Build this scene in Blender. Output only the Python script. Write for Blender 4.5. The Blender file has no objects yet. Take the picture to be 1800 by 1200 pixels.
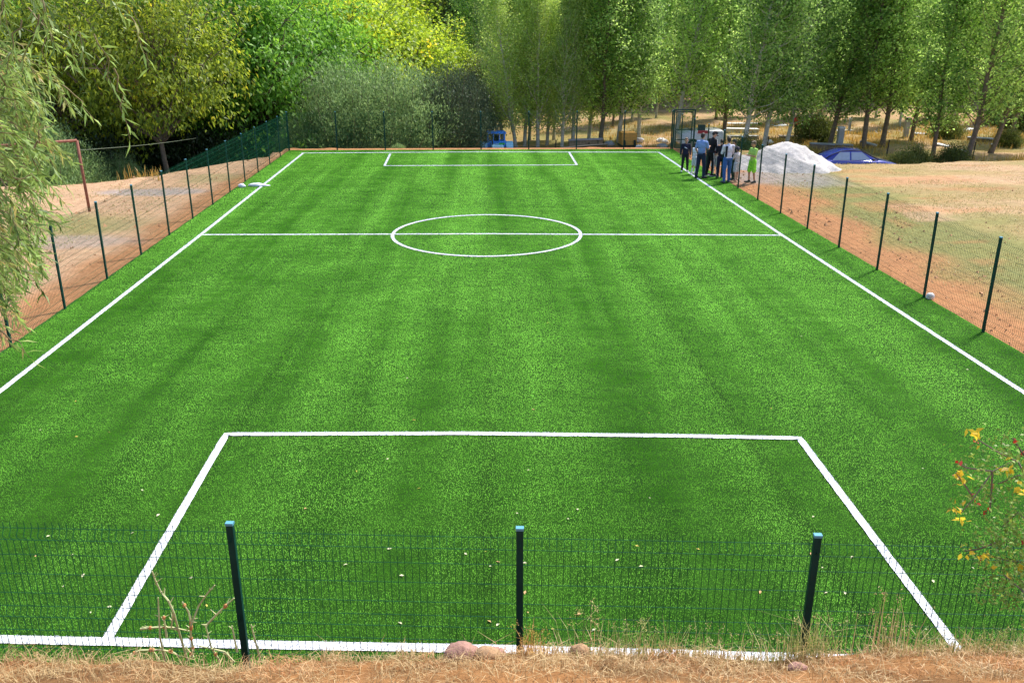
import bpy, bmesh, math, random
import numpy as np
from mathutils import Vector, Matrix
R = math.radians
sc = bpy.context.scene
col = sc.collection
PI = math.pi

# ------------------------------------------------------------------ camera
CX, CY, CZ, PITCH, YAW, F = 10.378, -46.517, 5.897, .3418, -.0267, 1535.88
cam_d = bpy.data.cameras.new('camera'); cam = bpy.data.objects.new('camera', cam_d); col.objects.link(cam)
cam.location = (CX, CY, CZ); cam.rotation_euler = (PI/2 - PITCH, 0, YAW)
cam_d.sensor_width = 36; cam_d.lens = 36*F/1800; cam_d.clip_start = .05; cam_d.clip_end = 2000
sc.camera = cam
# ------------------------------------------------------------------ sky, sun, exposure
SUN_EL, SUN_AZ = 57, 48          # azimuth measured clockwise from +Y
w = bpy.data.worlds.new('World'); sc.world = w; w.use_nodes = True
nt = w.node_tree; bg = nt.nodes['Background']; sky = nt.nodes.new('ShaderNodeTexSky')
sky.sky_type = 'NISHITA'; sky.sun_disc = False; sky.sun_elevation = R(SUN_EL); sky.sun_rotation = R(SUN_AZ)
nt.links.new(sky.outputs[0], bg.inputs[0]); bg.inputs[1].default_value = .15
sd = bpy.data.lights.new('sun', 'SUN'); so = bpy.data.objects.new('sun', sd); col.objects.link(so)
sd.energy = 4.3; sd.angle = R(6); sd.color = (1, .95, .86)
to_sun = Vector((math.sin(R(SUN_AZ))*math.cos(R(SUN_EL)), math.cos(R(SUN_AZ))*math.cos(R(SUN_EL)), math.sin(R(SUN_EL))))
so.rotation_euler = to_sun.to_track_quat('Z', 'Y').to_euler()
sc.view_settings.view_transform = 'Standard'; sc.view_settings.look = 'None'
sc.view_settings.gamma = 1; sc.view_settings.exposure = .85

# ------------------------------------------------------------------ helpers
def tag(o, label=None, cat=None, group=None, kind=None):
    if label: o['label'] = label
    if cat: o['category'] = cat
    if group: o['group'] = group
    if kind: o['kind'] = kind
    return o
def empty(name, loc, rz=0, label=None, cat=None, group=None):
    o = bpy.data.objects.new(name, None); col.objects.link(o); o.location = loc; o.rotation_euler = (0, 0, rz)
    o.empty_display_size = .3
    return tag(o, label, cat, group)
def children(o): return list(o.children)
def copy_tree(o, parent=None):
    c = o.copy(); col.objects.link(c)
    if parent: c.parent = parent
    for ch in list(o.children): copy_tree(ch, c)
    return c
def ray(px, py):
    u = (px-900)/F; v = -(py-600)/F; c, s = math.cos(PITCH), math.sin(PITCH)
    fw = c+s*v; up = -s+c*v
    return (math.cos(YAW)*u-math.sin(YAW)*fw, math.sin(YAW)*u+math.cos(YAW)*fw, up)
def gp(px, py, z=0):
    d = ray(px, py); t = (z-CZ)/d[2]; return (CX+d[0]*t, CY+d[1]*t, z)
def atY(px, py, Y):
    d = ray(px, py); t = (Y-CY)/d[1]; return Vector((CX+d[0]*t, Y, CZ+d[2]*t))
def atD(px, py, D):
    d = Vector(ray(px, py)).normalized(); return Vector((CX, CY, CZ))+d*D

class MB:
    def __init__(s): s.v = []; s.f = []
    def add(s, vs, fs):
        n = len(s.v); s.v += [tuple(p) for p in vs]; s.f += [tuple(i+n for i in f) for f in fs]
    def box(s, x0, x1, y0, y1, z0, z1):
        s.add([(x0,y0,z0),(x1,y0,z0),(x1,y1,z0),(x0,y1,z0),(x0,y0,z1),(x1,y0,z1),(x1,y1,z1),(x0,y1,z1)],
              [(0,3,2,1),(4,5,6,7),(0,1,5,4),(1,2,6,5),(2,3,7,6),(3,0,4,7)])
    def tube(s, pts, rad, n=6, cap=True, sy=1.0):
        pts = [Vector(p) for p in pts]; m = len(pts)
        if not hasattr(rad, '__len__'): rad = [rad]*m
        base = len(s.v); ref = None
        for i, p in enumerate(pts):
            t = (pts[min(i+1, m-1)]-pts[max(i-1, 0)]).normalized()
            if ref is None:
                a = Vector((0, 0, 1)) if abs(t.z) < .9 else Vector((1, 0, 0)); ref = t.cross(a).normalized()
            else:
                ref = (ref-t*ref.dot(t));
                ref = ref.normalized() if ref.length > 1e-6 else t.orthogonal().normalized()
            b = t.cross(ref)
            for k in range(n):
                a = 2*PI*(k+.5)/n; s.v.append(tuple(p+(ref*math.cos(a)+b*math.sin(a)*sy)*rad[i]))
        for i in range(m-1):
            for k in range(n):
                k2 = (k+1) % n
                s.f.append((base+i*n+k, base+i*n+k2, base+(i+1)*n+k2, base+(i+1)*n+k))
        if cap:
            s.f.append(tuple(base+k for k in range(n))[::-1]); s.f.append(tuple(base+(m-1)*n+k for k in range(n)))
    def capsule(s, a, b, ra, rb, n=12, q=4):
        a = Vector(a); b = Vector(b); d = b-a; L = d.length; t = d.normalized() if L > 1e-6 else Vector((0, 0, 1))
        P = []; Rr = []
        for i in range(q+1):
            th = PI/2*(1-i/q); P.append(a-t*ra*math.sin(th)*.999); Rr.append(max(ra*math.cos(th), ra*.02))
        for i in range(q+1):
            th = PI/2*i/q; P.append(b+t*rb*math.sin(th)*.999); Rr.append(max(rb*math.cos(th), rb*.02))
        s.tube(P, Rr, n)
    def ellipsoid(s, c, r, n=14, m=9, jit=0, rng=None):
        c = Vector(c); base = len(s.v)
        for i in range(1, m):
            th = PI*i/m
            for k in range(n):
                a = 2*PI*k/n; j = 1+(rng.uniform(-jit, jit) if rng else 0)
                s.v.append((c.x+r[0]*math.sin(th)*math.cos(a)*j, c.y+r[1]*math.sin(th)*math.sin(a)*j, c.z+r[2]*math.cos(th)*j))
        s.v.append((c.x, c.y, c.z+r[2])); s.v.append((c.x, c.y, c.z-r[2])); T = len(s.v)-2; B = T+1
        for i in range(m-2):
            for k in range(n):
                k2 = (k+1) % n; s.f.append((base+i*n+k, base+(i+1)*n+k, base+(i+1)*n+k2, base+i*n+k2))
        for k in range(n):
            k2 = (k+1) % n; s.f.append((T, base+k, base+k2)); s.f.append((B, base+(m-2)*n+k2, base+(m-2)*n+k))
    def build(s, name, m, parent=None, smooth=False, bevel=0, loc=None):
        me = bpy.data.meshes.new(name); me.from_pydata(s.v, [], s.f); me.update()
        o = bpy.data.objects.new(name, me); col.objects.link(o)
        if m: me.materials.append(m)
        if smooth:
            me.polygons.foreach_set('use_smooth', [True]*len(me.polygons))
        if bevel:
            b = o.modifiers.new('bevel', 'BEVEL'); b.width = bevel; b.segments = 2; b.limit_method = 'ANGLE'
        if parent: o.parent = parent
        if loc is not None: o.location = loc
        return o

def quads_mesh(name, V, mat, tint=None, nper=4):
    """V: (N,nper,3) array -> mesh of N faces"""
    N = len(V); me = bpy.data.meshes.new(name)
    me.vertices.add(N*nper); me.loops.add(N*nper); me.polygons.add(N)
    me.vertices.foreach_set('co', np.ascontiguousarray(V, dtype=np.float32).ravel())
    me.loops.foreach_set('vertex_index', np.arange(N*nper, dtype=np.int32))
    me.polygons.foreach_set('loop_start', np.arange(0, N*nper, nper, dtype=np.int32))
    me.polygons.foreach_set('loop_total', np.full(N, nper, dtype=np.int32))
    me.update(calc_edges=True)
    if tint is not None:
        a = me.attributes.new('tint', 'FLOAT', 'FACE'); a.data.foreach_set('value', np.ascontiguousarray(tint, dtype=np.float32))
    me.materials.append(mat)
    return me

# ------------------------------------------------------------------ materials
def new_mat(name):
    m = bpy.data.materials.new(name); m.use_nodes = True; nt = m.node_tree
    return m, nt, nt.nodes['Principled BSDF'], nt.nodes.new, nt.links.new
def ramp(nt, fac, stops):
    r = nt.nodes.new('ShaderNodeValToRGB'); e = r.color_ramp.elements
    while len(e) < len(stops): e.new(.5)
    for el, (p, c) in zip(e, stops): el.position = p; el.color = (*c, 1)
    nt.links.new(fac, r.inputs[0]); return r.outputs[0]
def noise(nt, scale, detail=4, rough=.6, vec=None, dist=0):
    n = nt.nodes.new('ShaderNodeTexNoise'); n.inputs['Scale'].default_value = scale; n.inputs['Detail'].default_value = detail
    n.inputs['Roughness'].default_value = rough; n.inputs['Distortion'].default_value = dist
    if vec is not None: nt.links.new(vec, n.inputs['Vector'])
    return n.outputs['Fac']
def coords(nt, scale=(1, 1, 1), kind='Object'):
    t = nt.nodes.new('ShaderNodeTexCoord'); mp = nt.nodes.new('ShaderNodeMapping'); mp.inputs['Scale'].default_value = scale
    nt.links.new(t.outputs[kind], mp.inputs[0]); return mp.outputs[0]
def mixc(nt, fac, a, b, mode='MIX'):
    m = nt.nodes.new('ShaderNodeMix'); m.data_type = 'RGBA'; m.blend_type = mode
    for sock, v in ((m.inputs[0], fac), (m.inputs[6], a), (m.inputs[7], b)):
        if isinstance(v, (int, float)): sock.default_value = v
        elif isinstance(v, tuple): sock.default_value = (*v, 1)
        else: nt.links.new(v, sock)
    return m.outputs[2]
def bump(nt, bs, h, strength=.5, dist=.02):
    b = nt.nodes.new('ShaderNodeBump'); b.inputs['Strength'].default_value = strength; b.inputs['Distance'].default_value = dist
    nt.links.new(h, b.inputs['Height']); nt.links.new(b.outputs[0], bs.inputs['Normal'])
def simple(name, c, rough=.6, metal=0, var=.18, scale=8, spec=.4, coat=0, bmp=0, c2=None):
    m, nt, bs, N, L = new_mat(name)
    v = coords(nt); n = noise(nt, scale, 5, .65, v)
    lo = tuple(x*(1-var) for x in c); hi = c2 or tuple(min(1, x*(1+var)) for x in c)
    L(ramp(nt, n, [(.3, lo), (.7, hi)]), bs.inputs['Base Color'])
    bs.inputs['Roughness'].default_value = rough; bs.inputs['Metallic'].default_value = metal
    bs.inputs['Specular IOR Level'].default_value = spec; bs.inputs['Coat Weight'].default_value = coat
    if bmp: bump(nt, bs, noise(nt, scale*4, 6, .7, v), bmp, .02)
    return m
def leaf_mat(name, c1, c2, c3=None, trans=.35, clump=.6, obj_var=.25, c3amt=.0, rough=.5):
    """c1 dark .. c2 light by leaf; c3 = turned (yellow/brown) leaves in patches"""
    m, nt, bs, N, L = new_mat(name)
    at = N('ShaderNodeAttribute'); at.attribute_name = 'tint'
    base = mixc(nt, at.outputs['Fac'], c1, c2)
    if c3:
        nn = noise(nt, clump, 3, .5, coords(nt))
        ma = N('ShaderNodeMath'); ma.operation = 'MULTIPLY_ADD'; L(at.outputs['Fac'], ma.inputs[0]); ma.inputs[1].default_value = .35; L(nn, ma.inputs[2])
        rr = N('ShaderNodeMapRange'); L(ma.outputs[0], rr.inputs[0]); rr.inputs[1].default_value = .85-c3amt; rr.inputs[2].default_value = 1.0-c3amt
        base = mixc(nt, rr.outputs[0], base, c3)
    oi = N('ShaderNodeObjectInfo'); hs = N('ShaderNodeHueSaturation'); L(base, hs.inputs['Color'])
    mr = N('ShaderNodeMapRange'); L(oi.outputs['Random'], mr.inputs[0]); mr.inputs[3].default_value = 1-obj_var; mr.inputs[4].default_value = 1+obj_var
    L(mr.outputs[0], hs.inputs['Value'])
    mr2 = N('ShaderNodeMapRange'); L(oi.outputs['Random'], mr2.inputs[0]); mr2.inputs[3].default_value = .512; mr2.inputs[4].default_value = .488
    L(mr2.outputs[0], hs.inputs['Hue'])
    L(hs.outputs[0], bs.inputs['Base Color']); bs.inputs['Roughness'].default_value = rough; bs.inputs['Specular IOR Level'].default_value = .35
    tr = N('ShaderNodeBsdfTranslucent'); hs2 = N('ShaderNodeHueSaturation'); L(hs.outputs[0], hs2.inputs['Color']); hs2.inputs['Value'].default_value = 1.5; hs2.inputs['Hue'].default_value = .49
    L(hs2.outputs[0], tr.inputs[0])
    mx = N('ShaderNodeMixShader'); mx.inputs[0].default_value = trans
    L(bs.outputs[0], mx.inputs[1]); L(tr.outputs[0], mx.inputs[2]); L(mx.outputs[0], nt.nodes['Material Output'].inputs[0])
    return m

M = {}
# turf ---------------------------------------------------------------
def make_turf():
    m, nt, bs, N, L = new_mat('artificial_turf')
    v = coords(nt); vs = coords(nt, (1, .07, 1)); vx = coords(nt, (.45, 1, 1))
    fine = noise(nt, 42, 6, .8, v); mid = noise(nt, 5.5, 7, .78, vx); roll = noise(nt, 1.3, 5, .6, vs, .05); big = noise(nt, .35, 3, .5, v)
    c = ramp(nt, fine, [(.36, (.010, .040, .003)), (.5, (.020, .074, .005)), (.66, (.038, .118, .009))])
    c = mixc(nt, .8, c, ramp(nt, mid, [(.36, (.62, .64, .6)), (.64, (1.32, 1.3, 1.35))]), 'MULTIPLY')
    c = mixc(nt, .9, c, ramp(nt, roll, [(.36, (.60, .68, .55)), (.48, (.95, .97, .95)), (.62, (1.16, 1.12, 1.15))]), 'MULTIPLY')
    c = mixc(nt, .8, c, ramp(nt, big, [(.38, (.84, .88, .8)), (.62, (1.12, 1.08, 1.1))]), 'MULTIPLY')
    # seams between the 4 m wide turf rolls, drawn along the length
    sx = N('ShaderNodeSeparateXYZ'); L(v, sx.inputs[0])
    wob = N('ShaderNodeMath'); wob.operation = 'MULTIPLY_ADD'; L(noise(nt, .5, 2, .5, v), wob.inputs[0]); wob.inputs[1].default_value = .22; L(sx.outputs[0], wob.inputs[2])
    sh = N('ShaderNodeMath'); sh.operation = 'ADD'; L(wob.outputs[0], sh.inputs[0]); sh.inputs[1].default_value = 1.55
    md = N('ShaderNodeMath'); md.operation = 'PINGPONG'; L(sh.outputs[0], md.inputs[0]); md.inputs[1].default_value = 2.0
    sm = N('ShaderNodeMapRange'); L(md.outputs[0], sm.inputs[0]); sm.inputs[1].default_value = .02; sm.inputs[2].default_value = .16
    sm.inputs[3].default_value = .78; sm.inputs[4].default_value = 1
    c = mixc(nt, 1.0, c, sm.outputs[0], 'MULTIPLY')
    L(c, bs.inputs['Base Color']); bs.inputs['Roughness'].default_value = .7; bs.inputs['Specular IOR Level'].default_value = .05
    bs.inputs['Sheen Weight'].default_value = .12; bs.inputs['Sheen Roughness'].default_value = .24; bs.inputs['Sheen Tint'].default_value = (.44, 1, .20, 1)
    ad = N('ShaderNodeMath'); ad.operation = 'ADD'; L(noise(nt, 90, 4, .8, v), ad.inputs[0]); L(mid, ad.inputs[1])
    bump(nt, bs, ad.outputs[0], .75, .03)
    return m
M['turf'] = make_turf()
def make_ground():
    m, nt, bs, N, L = new_mat('ground_soil')
    v = coords(nt); at = N('ShaderNodeAttribute'); at.attribute_name = 'zone'
    n1 = noise(nt, 3.2, 8, .7, v); n2 = noise(nt, 22, 6, .75, v); n3 = noise(nt, .5, 4, .6, v)
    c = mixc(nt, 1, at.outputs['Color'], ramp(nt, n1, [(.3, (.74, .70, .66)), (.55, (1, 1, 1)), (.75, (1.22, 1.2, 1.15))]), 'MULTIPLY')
    c = mixc(nt, 1, c, ramp(nt, n2, [(.28, (.62, .58, .52)), (.48, (1, 1, 1)), (.75, (1.25, 1.25, 1.2))]), 'MULTIPLY')
    c = mixc(nt, .7, c, ramp(nt, n3, [(.35, (.88, .9, .9)), (.65, (1.08, 1.05, 1.0))]), 'MULTIPLY')
    L(c, bs.inputs['Base Color']); bs.inputs['Roughness'].default_value = .95; bs.inputs['Specular IOR Level'].default_value = .1
    bump(nt, bs, n2, .8, .06)
    return m
M['ground'] = make_ground()
M['line'] = simple('line_paint', (.74, .75, .80), .8, var=.08, scale=30, spec=.2, bmp=.4)
M['fence'] = simple('fence_green_steel', (.004, .075, .036), .5, var=.3, scale=3, spec=.15)
M['post'] = simple('post_green_steel', (.003, .040, .034), .45, var=.3, scale=2, spec=.18)
M['cap'] = simple('post_cap_sky_tint', (.10, .30, .40), .35, var=.1)  # blue base colour stands in for sky reflected on dark plastic caps
M['bark_pale'] = simple('pale_bark', (.46, .41, .33), .85, var=.35, scale=5, bmp=.6, c2=(.70, .65, .56))
M['bark'] = simple('grey_brown_bark', (.17, .125, .09), .9, var=.4, scale=6, bmp=.7)
M['bark_dark'] = simple('dark_bark', (.07, .052, .036), .9, var=.4, scale=6, bmp=.7)
M['poplar'] = leaf_mat('poplar_leaf', (.055, .14, .024), (.50, .72, .19), (.44, .46, .08), c3amt=-.1, trans=.62)
M['poplar_light'] = leaf_mat('light_poplar_leaf', (.20, .32, .055), (.58, .72, .19), (.42, .40, .06), c3amt=.02, trans=.5)
M['walnut'] = leaf_mat('walnut_leaf', (.055, .17, .014), (.22, .46, .05), (.34, .42, .03), c3amt=-.04, trans=.45)
M['walnut_yellow'] = leaf_mat('yellowing_walnut_leaf', (.045, .095, .009), (.36, .46, .04), (.55, .50, .03), c3amt=.03, trans=.5)
M['yellowgreen'] = leaf_mat('yellow_green_leaf', (.13, .22, .012), (.46, .62, .045), (.66, .55, .03), c3amt=.03, trans=.5)
M['willow'] = leaf_mat('grey_willow_leaf', (.09, .16, .05), (.29, .44, .16), (.34, .33, .13), trans=.4, c3amt=-.02)
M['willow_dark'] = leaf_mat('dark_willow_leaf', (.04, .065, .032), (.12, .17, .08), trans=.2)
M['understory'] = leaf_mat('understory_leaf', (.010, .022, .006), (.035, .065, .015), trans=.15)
M['near_willow'] = leaf_mat('near_willow_leaf', (.055, .105, .018), (.27, .42, .10), (.34, .27, .09), trans=.4, clump=1.2, c3amt=-.04)
M['twig'] = simple('willow_twig', (.20, .16, .07), .8)
M['dark'] = simple('dark_void', (.012, .012, .012), .6)
M['stone'] = simple('grey_concrete', (.36, .35, .36), .9, var=.25, scale=2.5, bmp=.4)
M['white_stone'] = simple('whitewashed_stone', (.68, .66, .66), .85, var=.15, scale=3, bmp=.3)
M['wood_board'] = simple('weathered_board', (.55, .46, .42), .85, var=.25, scale=4)

exec_parts = []

# ------------------------------------------------------------------ noise for terrain
rs = np.random.RandomState(7)
_lat = rs.rand(64, 64)
def vnoise(x, y):
    xi = np.floor(x).astype(int); yi = np.floor(y).astype(int); fx = x-xi; fy = y-yi
    fx = fx*fx*(3-2*fx); fy = fy*fy*(3-2*fy)
    g = lambda a, b: _lat[a % 64, b % 64]
    return (g(xi, yi)*(1-fx)+g(xi+1, yi)*fx)*(1-fy)+(g(xi, yi+1)*(1-fx)+g(xi+1, yi+1)*fx)*fy
def fbm(x, y, o=4):
    s = 0; a = .5
    for i in range(o): s = s+a*vnoise(x+17*i, y+5*i); x = x*2.03; y = y*2.03; a *= .5
    return s/.94
def sstep(a, b, x): t = np.clip((x-a)/(b-a), 0, 1); return t*t*(3-2*t)
FX = [-40, -11, -9.1, -5.8, -3.8, -2.9, -1.7, -.9, -.3, 0]          # left dirt edge X ...
FY = [-11.5, -11.3, -11.1, -10.4, -8.7, -6.7, -4.4, -3.4, .3, .9]   # ... and Y where it falls away
def height(X, Y):
    X = np.asarray(X, float); Y = np.asarray(Y, float)
    nz = fbm(X*.9+3, Y*.9)-.5
    edge = np.interp(X, [-40]+FX[1:]+[20.5, 23.5, 25.5, 30.5, 33, 60], [-11.5]+FY[1:]+[.9, .6, -5.5, -5.7, -4.8, -4.6])
    edge = edge+.5*(fbm(X*.5, Y*0+2)-.5)
    width = np.interp(X, [-5, 0, 20, 25], [2.5, 1.2, 1.2, 1.3])
    deep = np.interp(X, [-20, -6, 2, 8, 14], [-2.6, -2.4, -1.6, -1.15, -1.08])
    d = sstep(0, 1, (Y-edge)/width)
    z = d*deep+nz*.12*(1-np.exp(-np.abs(np.minimum(X+.6, 20.9-X).clip(None, 0))*.8))*1.0
    z = z+d*nz*.3
    # lip of loose earth along the left edge
    z = z+.10*np.exp(-((Y-edge+.6)/.5)**2)*(X < .2)
    # ground rises in the distance into a wooded hill on the left
    z = z+sstep(30, 75, Y)*2.0*sstep(10, 26, X)+sstep(45, 130, Y)*np.interp(X, [-60, 0, 20, 40], [16, 10, 3, 0])
    z = z+sstep(-14, -50, X)*8*sstep(-25, 10, Y)
    # trench for the turf so the soil lies just under it
    inn = (X > -.1) & (X < 20.75) & (Y > -40.2) & (Y < .45)
    z = np.where(inn, -.04, z)
    # bank in front of the camera
    cr = -40.22+.25*(fbm(X*.8, X*0+9)-.5)+.05*np.sin(X*1.3)
    cr = cr+np.interp(X, [3, 9, 13, 16, 20], [-.16, -.10, -.05, -.06, -.03])
    up = np.where(Y > cr-.42, 1.10*sstep(0, 1, (cr-Y)/.42), 1.10+(cr-.42-Y)*.55)
    up = up*np.interp(X, [3, 9, 12, 14, 16], [1.03, 1.03, .99, .95, .91])+(fbm(X*3, Y*3)-.5)*.22*sstep(.1, .5, cr-Y)
    z = np.where(Y < cr, up.clip(0, 4.3)+0*z, z)
    return z
def hz(x, y): return float(height(np.array([x]), np.array([y]))[0])

def rng_lines(*segs):
    out = []
    for a, b, s in segs: out += list(np.arange(a, b, s))
    return np.array(out)
gx = rng_lines((-160, -40, 6), (-40, -14, 1.2), (-14, 2, .3), (2, 19, .33), (19, 46, .33), (46, 80, 1.5), (80, 200, 6))
gy = rng_lines((-80, -50, 3), (-50, -42, .7), (-42, -39.2, .07), (-39.2, 8, .36), (8, 40, 1.2), (40, 260, 5))
GX, GY = np.meshgrid(gx, gy, indexing='xy'); H = height(GX, GY)
nx, ny = len(gx), len(gy)
V = np.stack([GX, GY, H], -1).reshape(-1, 3)
ii = np.arange(nx*ny).reshape(ny, nx)
Fq = np.stack([ii[:-1, :-1], ii[:-1, 1:], ii[1:, 1:], ii[1:, :-1]], -1).reshape(-1, 4)
me = bpy.data.meshes.new('ground'); me.vertices.add(len(V)); me.vertices.foreach_set('co', V.astype(np.float32).ravel())
me.loops.add(Fq.size); me.loops.foreach_set('vertex_index', Fq.astype(np.int32).ravel()); me.polygons.add(len(Fq))
me.polygons.foreach_set('loop_start', np.arange(0, Fq.size, 4, dtype=np.int32)); me.polygons.foreach_set('loop_total', np.full(len(Fq), 4, dtype=np.int32))
me.polygons.foreach_set('use_smooth', np.ones(len(Fq), dtype=bool)); me.update(calc_edges=True)
# soil kinds
def C3(c): return np.array(c)[None, None, :]
wob = (fbm(GX*.6+9, GY*.6)-.5)*3
orange = C3((.42, .205, .098)); pinkish = C3((.47, .31, .20)); drytan = C3((.36, .26, .13)); green = C3((.23, .225, .085)); straw = C3((.27, .195, .075))
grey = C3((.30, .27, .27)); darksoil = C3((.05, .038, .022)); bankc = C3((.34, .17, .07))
Z = np.zeros(GX.shape+(3,))+orange
def lay(c, a): 
    global Z
    a = a[..., None]; Z = Z*(1-a)+c*a
xr = GX-20.4
lay(green, sstep(1.3, 2.9, xr+wob*.7)*(GX > 20)); lay(drytan, sstep(4.5, 8, xr+wob*1.5+(GY+20)*.1)*(GX > 20))
lay(pinkish, .8*sstep(.5, .62, fbm(GX*.12, GY*.3+4))*(xr > 4)); lay(green, .6*sstep(.55, .7, fbm(GX*.22+30, GY*.5))*(xr > 3)); lay(orange, .5*sstep(.56, .66, fbm(GX*.3+3, GY*.8+4))*(xr > 3))
lay(grey, .8*sstep(1.8, .9, np.hypot((GX-22.8)/1.7, (GY+9.6)/1.5)+wob*.25))
lay(pinkish, .9*sstep(.1, -1.0, GX+wob*.4)*(GX < 0)); lay(green, .75*sstep(1.5, .6, np.hypot((GX+3.6)/2.6, (GY+18.5)/1.6)+wob*.3)); 
lay(grey, .75*sstep(1.3, .8, np.hypot((GX+2.6)/2.0, (GY+12.3)/.75)+wob*.2)); lay(grey, .5*sstep(1.3, .8, np.hypot((GX+3.0)/2.4, (GY+20.8)/.8)+wob*.25))
lay(green, .45*sstep(1.3, .6, np.hypot((GX+1.2)/1.3, (GY+9.)/1.2)+wob*.3))
low = (H < -.35) & (GY > -20)
lay(straw, low*(GX > 8)*1.0); lay(pinkish, low*(GX > 8)*.7*sstep(.48, .6, fbm(GX*.15, GY*.4+7))); lay(orange, low*(GX > 8)*.2*sstep(.5, .6, fbm(GX*.4, GY*.6+9)))
lay(pinkish, .6*sstep(20, 26, GY)*sstep(24, 30, GX)); lay(green, .6*low*(GX > 8)*sstep(.50, .60, fbm(GX*.33+8, GY*.5+1)))
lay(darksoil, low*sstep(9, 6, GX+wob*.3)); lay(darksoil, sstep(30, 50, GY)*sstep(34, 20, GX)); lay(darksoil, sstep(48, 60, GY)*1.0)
lay(bankc, (GY < -40.1)*1.0); lay(darksoil, (GY < -40.1)*.45*sstep(.50, .62, fbm(GX*2.3, GY*3)))
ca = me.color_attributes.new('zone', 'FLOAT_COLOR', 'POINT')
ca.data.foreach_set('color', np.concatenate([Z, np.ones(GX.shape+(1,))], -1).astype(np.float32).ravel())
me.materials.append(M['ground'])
ground = bpy.data.objects.new('ground', me); col.objects.link(ground); tag(ground, kind='structure')

# ------------------------------------------------------------------ turf and its lines
LX = lambda y: -.0292*y+.03     # left fence X
RX = lambda y: 20.0-.0205*y     # right fence X
mb = MB(); ys = list(np.linspace(.12, -40.7, 120))
rng = random.Random(3)
for i, y in enumerate(ys):
    mb.v.append((LX(y)-.06+rng.uniform(-.012, .012), y, 0)); mb.v.append((RX(y)+.08+rng.uniform(-.012, .012), y, 0))
    if i: n = len(mb.v); mb.f.append((n-4, n-2, n-1, n-3))
turf = mb.build('turf', M['turf']); tag(turf, kind='structure')
LINES = []
def pile(r, P, w, h):
    n = len(P); a = r.uniform(0, PI, n); s = np.stack([np.cos(a), np.sin(a)*.35, np.zeros(n)], 1)
    d = np.stack([r.normal(0, .22, n), r.normal(-.12, .22, n), np.ones(n)], 1); hh = (h*r.uniform(.6, 1.3, n))[:, None]; ww = (w*r.uniform(.7, 1.3, n))[:, None]
    return np.stack([P-s*ww*.5, P+s*ww*.5, P+d*hh+s*ww*.18, P+d*hh-s*ww*.18], 1)
def line_strip(name, pts, w, closed=False, z=.006):
    mb = MB(); rng = random.Random(len(name)+int(abs(pts[0][0]*100)))
    P = []
    for (a, b) in zip(pts[:-1], pts[1:]):
        a = Vector(a); b = Vector(b); n = max(2, int((b-a).length/.12))
        P += [a.lerp(b, k/n) for k in range(n)]
    P.append(Vector(pts[-1]))
    for i, p in enumerate(P):
        t = (P[min(i+1, len(P)-1)]-P[max(i-1, 0)]).normalized(); s = Vector((-t.y, t.x, 0))
        wa = w/2+rng.uniform(-.004, .004); wb = w/2+rng.uniform(-.004, .004)
        mb.v.append((p.x+s.x*wa, p.y+s.y*wa, z)); mb.v.append((p.x-s.x*wb, p.y-s.y*wb, z))
        if i: n = len(mb.v); mb.f.append((n-4, n-3, n-1, n-2))
    o = mb.build(name, M['line']); LINES.append(([tuple(p) for p in P], w))
    # white pile fibres standing on the line, part of the same mesh
    r = np.random.RandomState(len(LINES)); PP = np.array([tuple(p) for p in P]); L = np.linalg.norm(np.diff(PP[:, :2], axis=0), axis=1); cs = np.concatenate([[0], np.cumsum(L)])
    n = int(cs[-1]*w*2600); t = r.uniform(0, cs[-1], n); base = np.stack([np.interp(t, cs, PP[:, i]) for i in range(2)]+[np.full(n, z)], 1)
    tg = np.stack([np.interp(t, cs, np.gradient(PP[:, i])) for i in range(2)], 1); tg /= np.linalg.norm(tg, axis=1, keepdims=True)
    off = r.uniform(-.5, .5, n)*(w+.006); base[:, 0] -= tg[:, 1]*off; base[:, 1] += tg[:, 0]*off
    q = pile(r, base, .011, .017); me = o.data; vs = [tuple(v.co) for v in me.vertices]; fs = [tuple(p.vertices) for p in me.polygons]; n0 = len(vs)
    vs += [tuple(v) for v in q.reshape(-1, 3)]; fs += [(n0+4*i, n0+4*i+1, n0+4*i+2, n0+4*i+3) for i in range(len(q))]
    m2 = bpy.data.meshes.new(name); m2.from_pydata(vs, [], fs); m2.materials.append(M['line']); o.data = m2
    tag(o, kind='structure')
G = lambda x, y: Vector(gp(x, y))
line_strip('side_line', [G(533, 269.5), G(352, 413.5), G(0, 688), G(-420, 1012)], .105)
line_strip('side_line', [G(1158, 268), G(1376, 414.5), G(1800, 690), G(2350, 1050)], .105)
line_strip('goal_line', [G(530, 269.5), G(845, 267.5), G(1160, 268)], .12, z=.010)
line_strip('halfway_line', [G(355, 413), G(860, 411.5), G(1374, 414)], .10, z=.010)
line_strip('goal_line', [G(-600, 1118), G(0, 1124), G(430, 1133), G(915, 1142), G(1200, 1150), G(1480, 1158), G(2100, 1180)], .125, z=.010)
line_strip('penalty_box_line', [G(190, 1122), G(398, 764), G(820, 762.5), G(1200, 767), G(1405, 771), G(1695, 1158)], .11, z=.014)
line_strip('penalty_box_line', [G(686, 271), G(676, 292), G(1014, 290.5), G(1000, 268)], .10, z=.014)
cc = Vector((10.31, (G(857, 378)[1]+G(857, 452)[1])/2, 0)); cr_ = 2.88
line_strip('centre_circle', [cc+Vector((math.cos(a), math.sin(a), 0))*cr_ for a in np.linspace(0, 2*PI, 90)], .10, z=.018)

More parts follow.
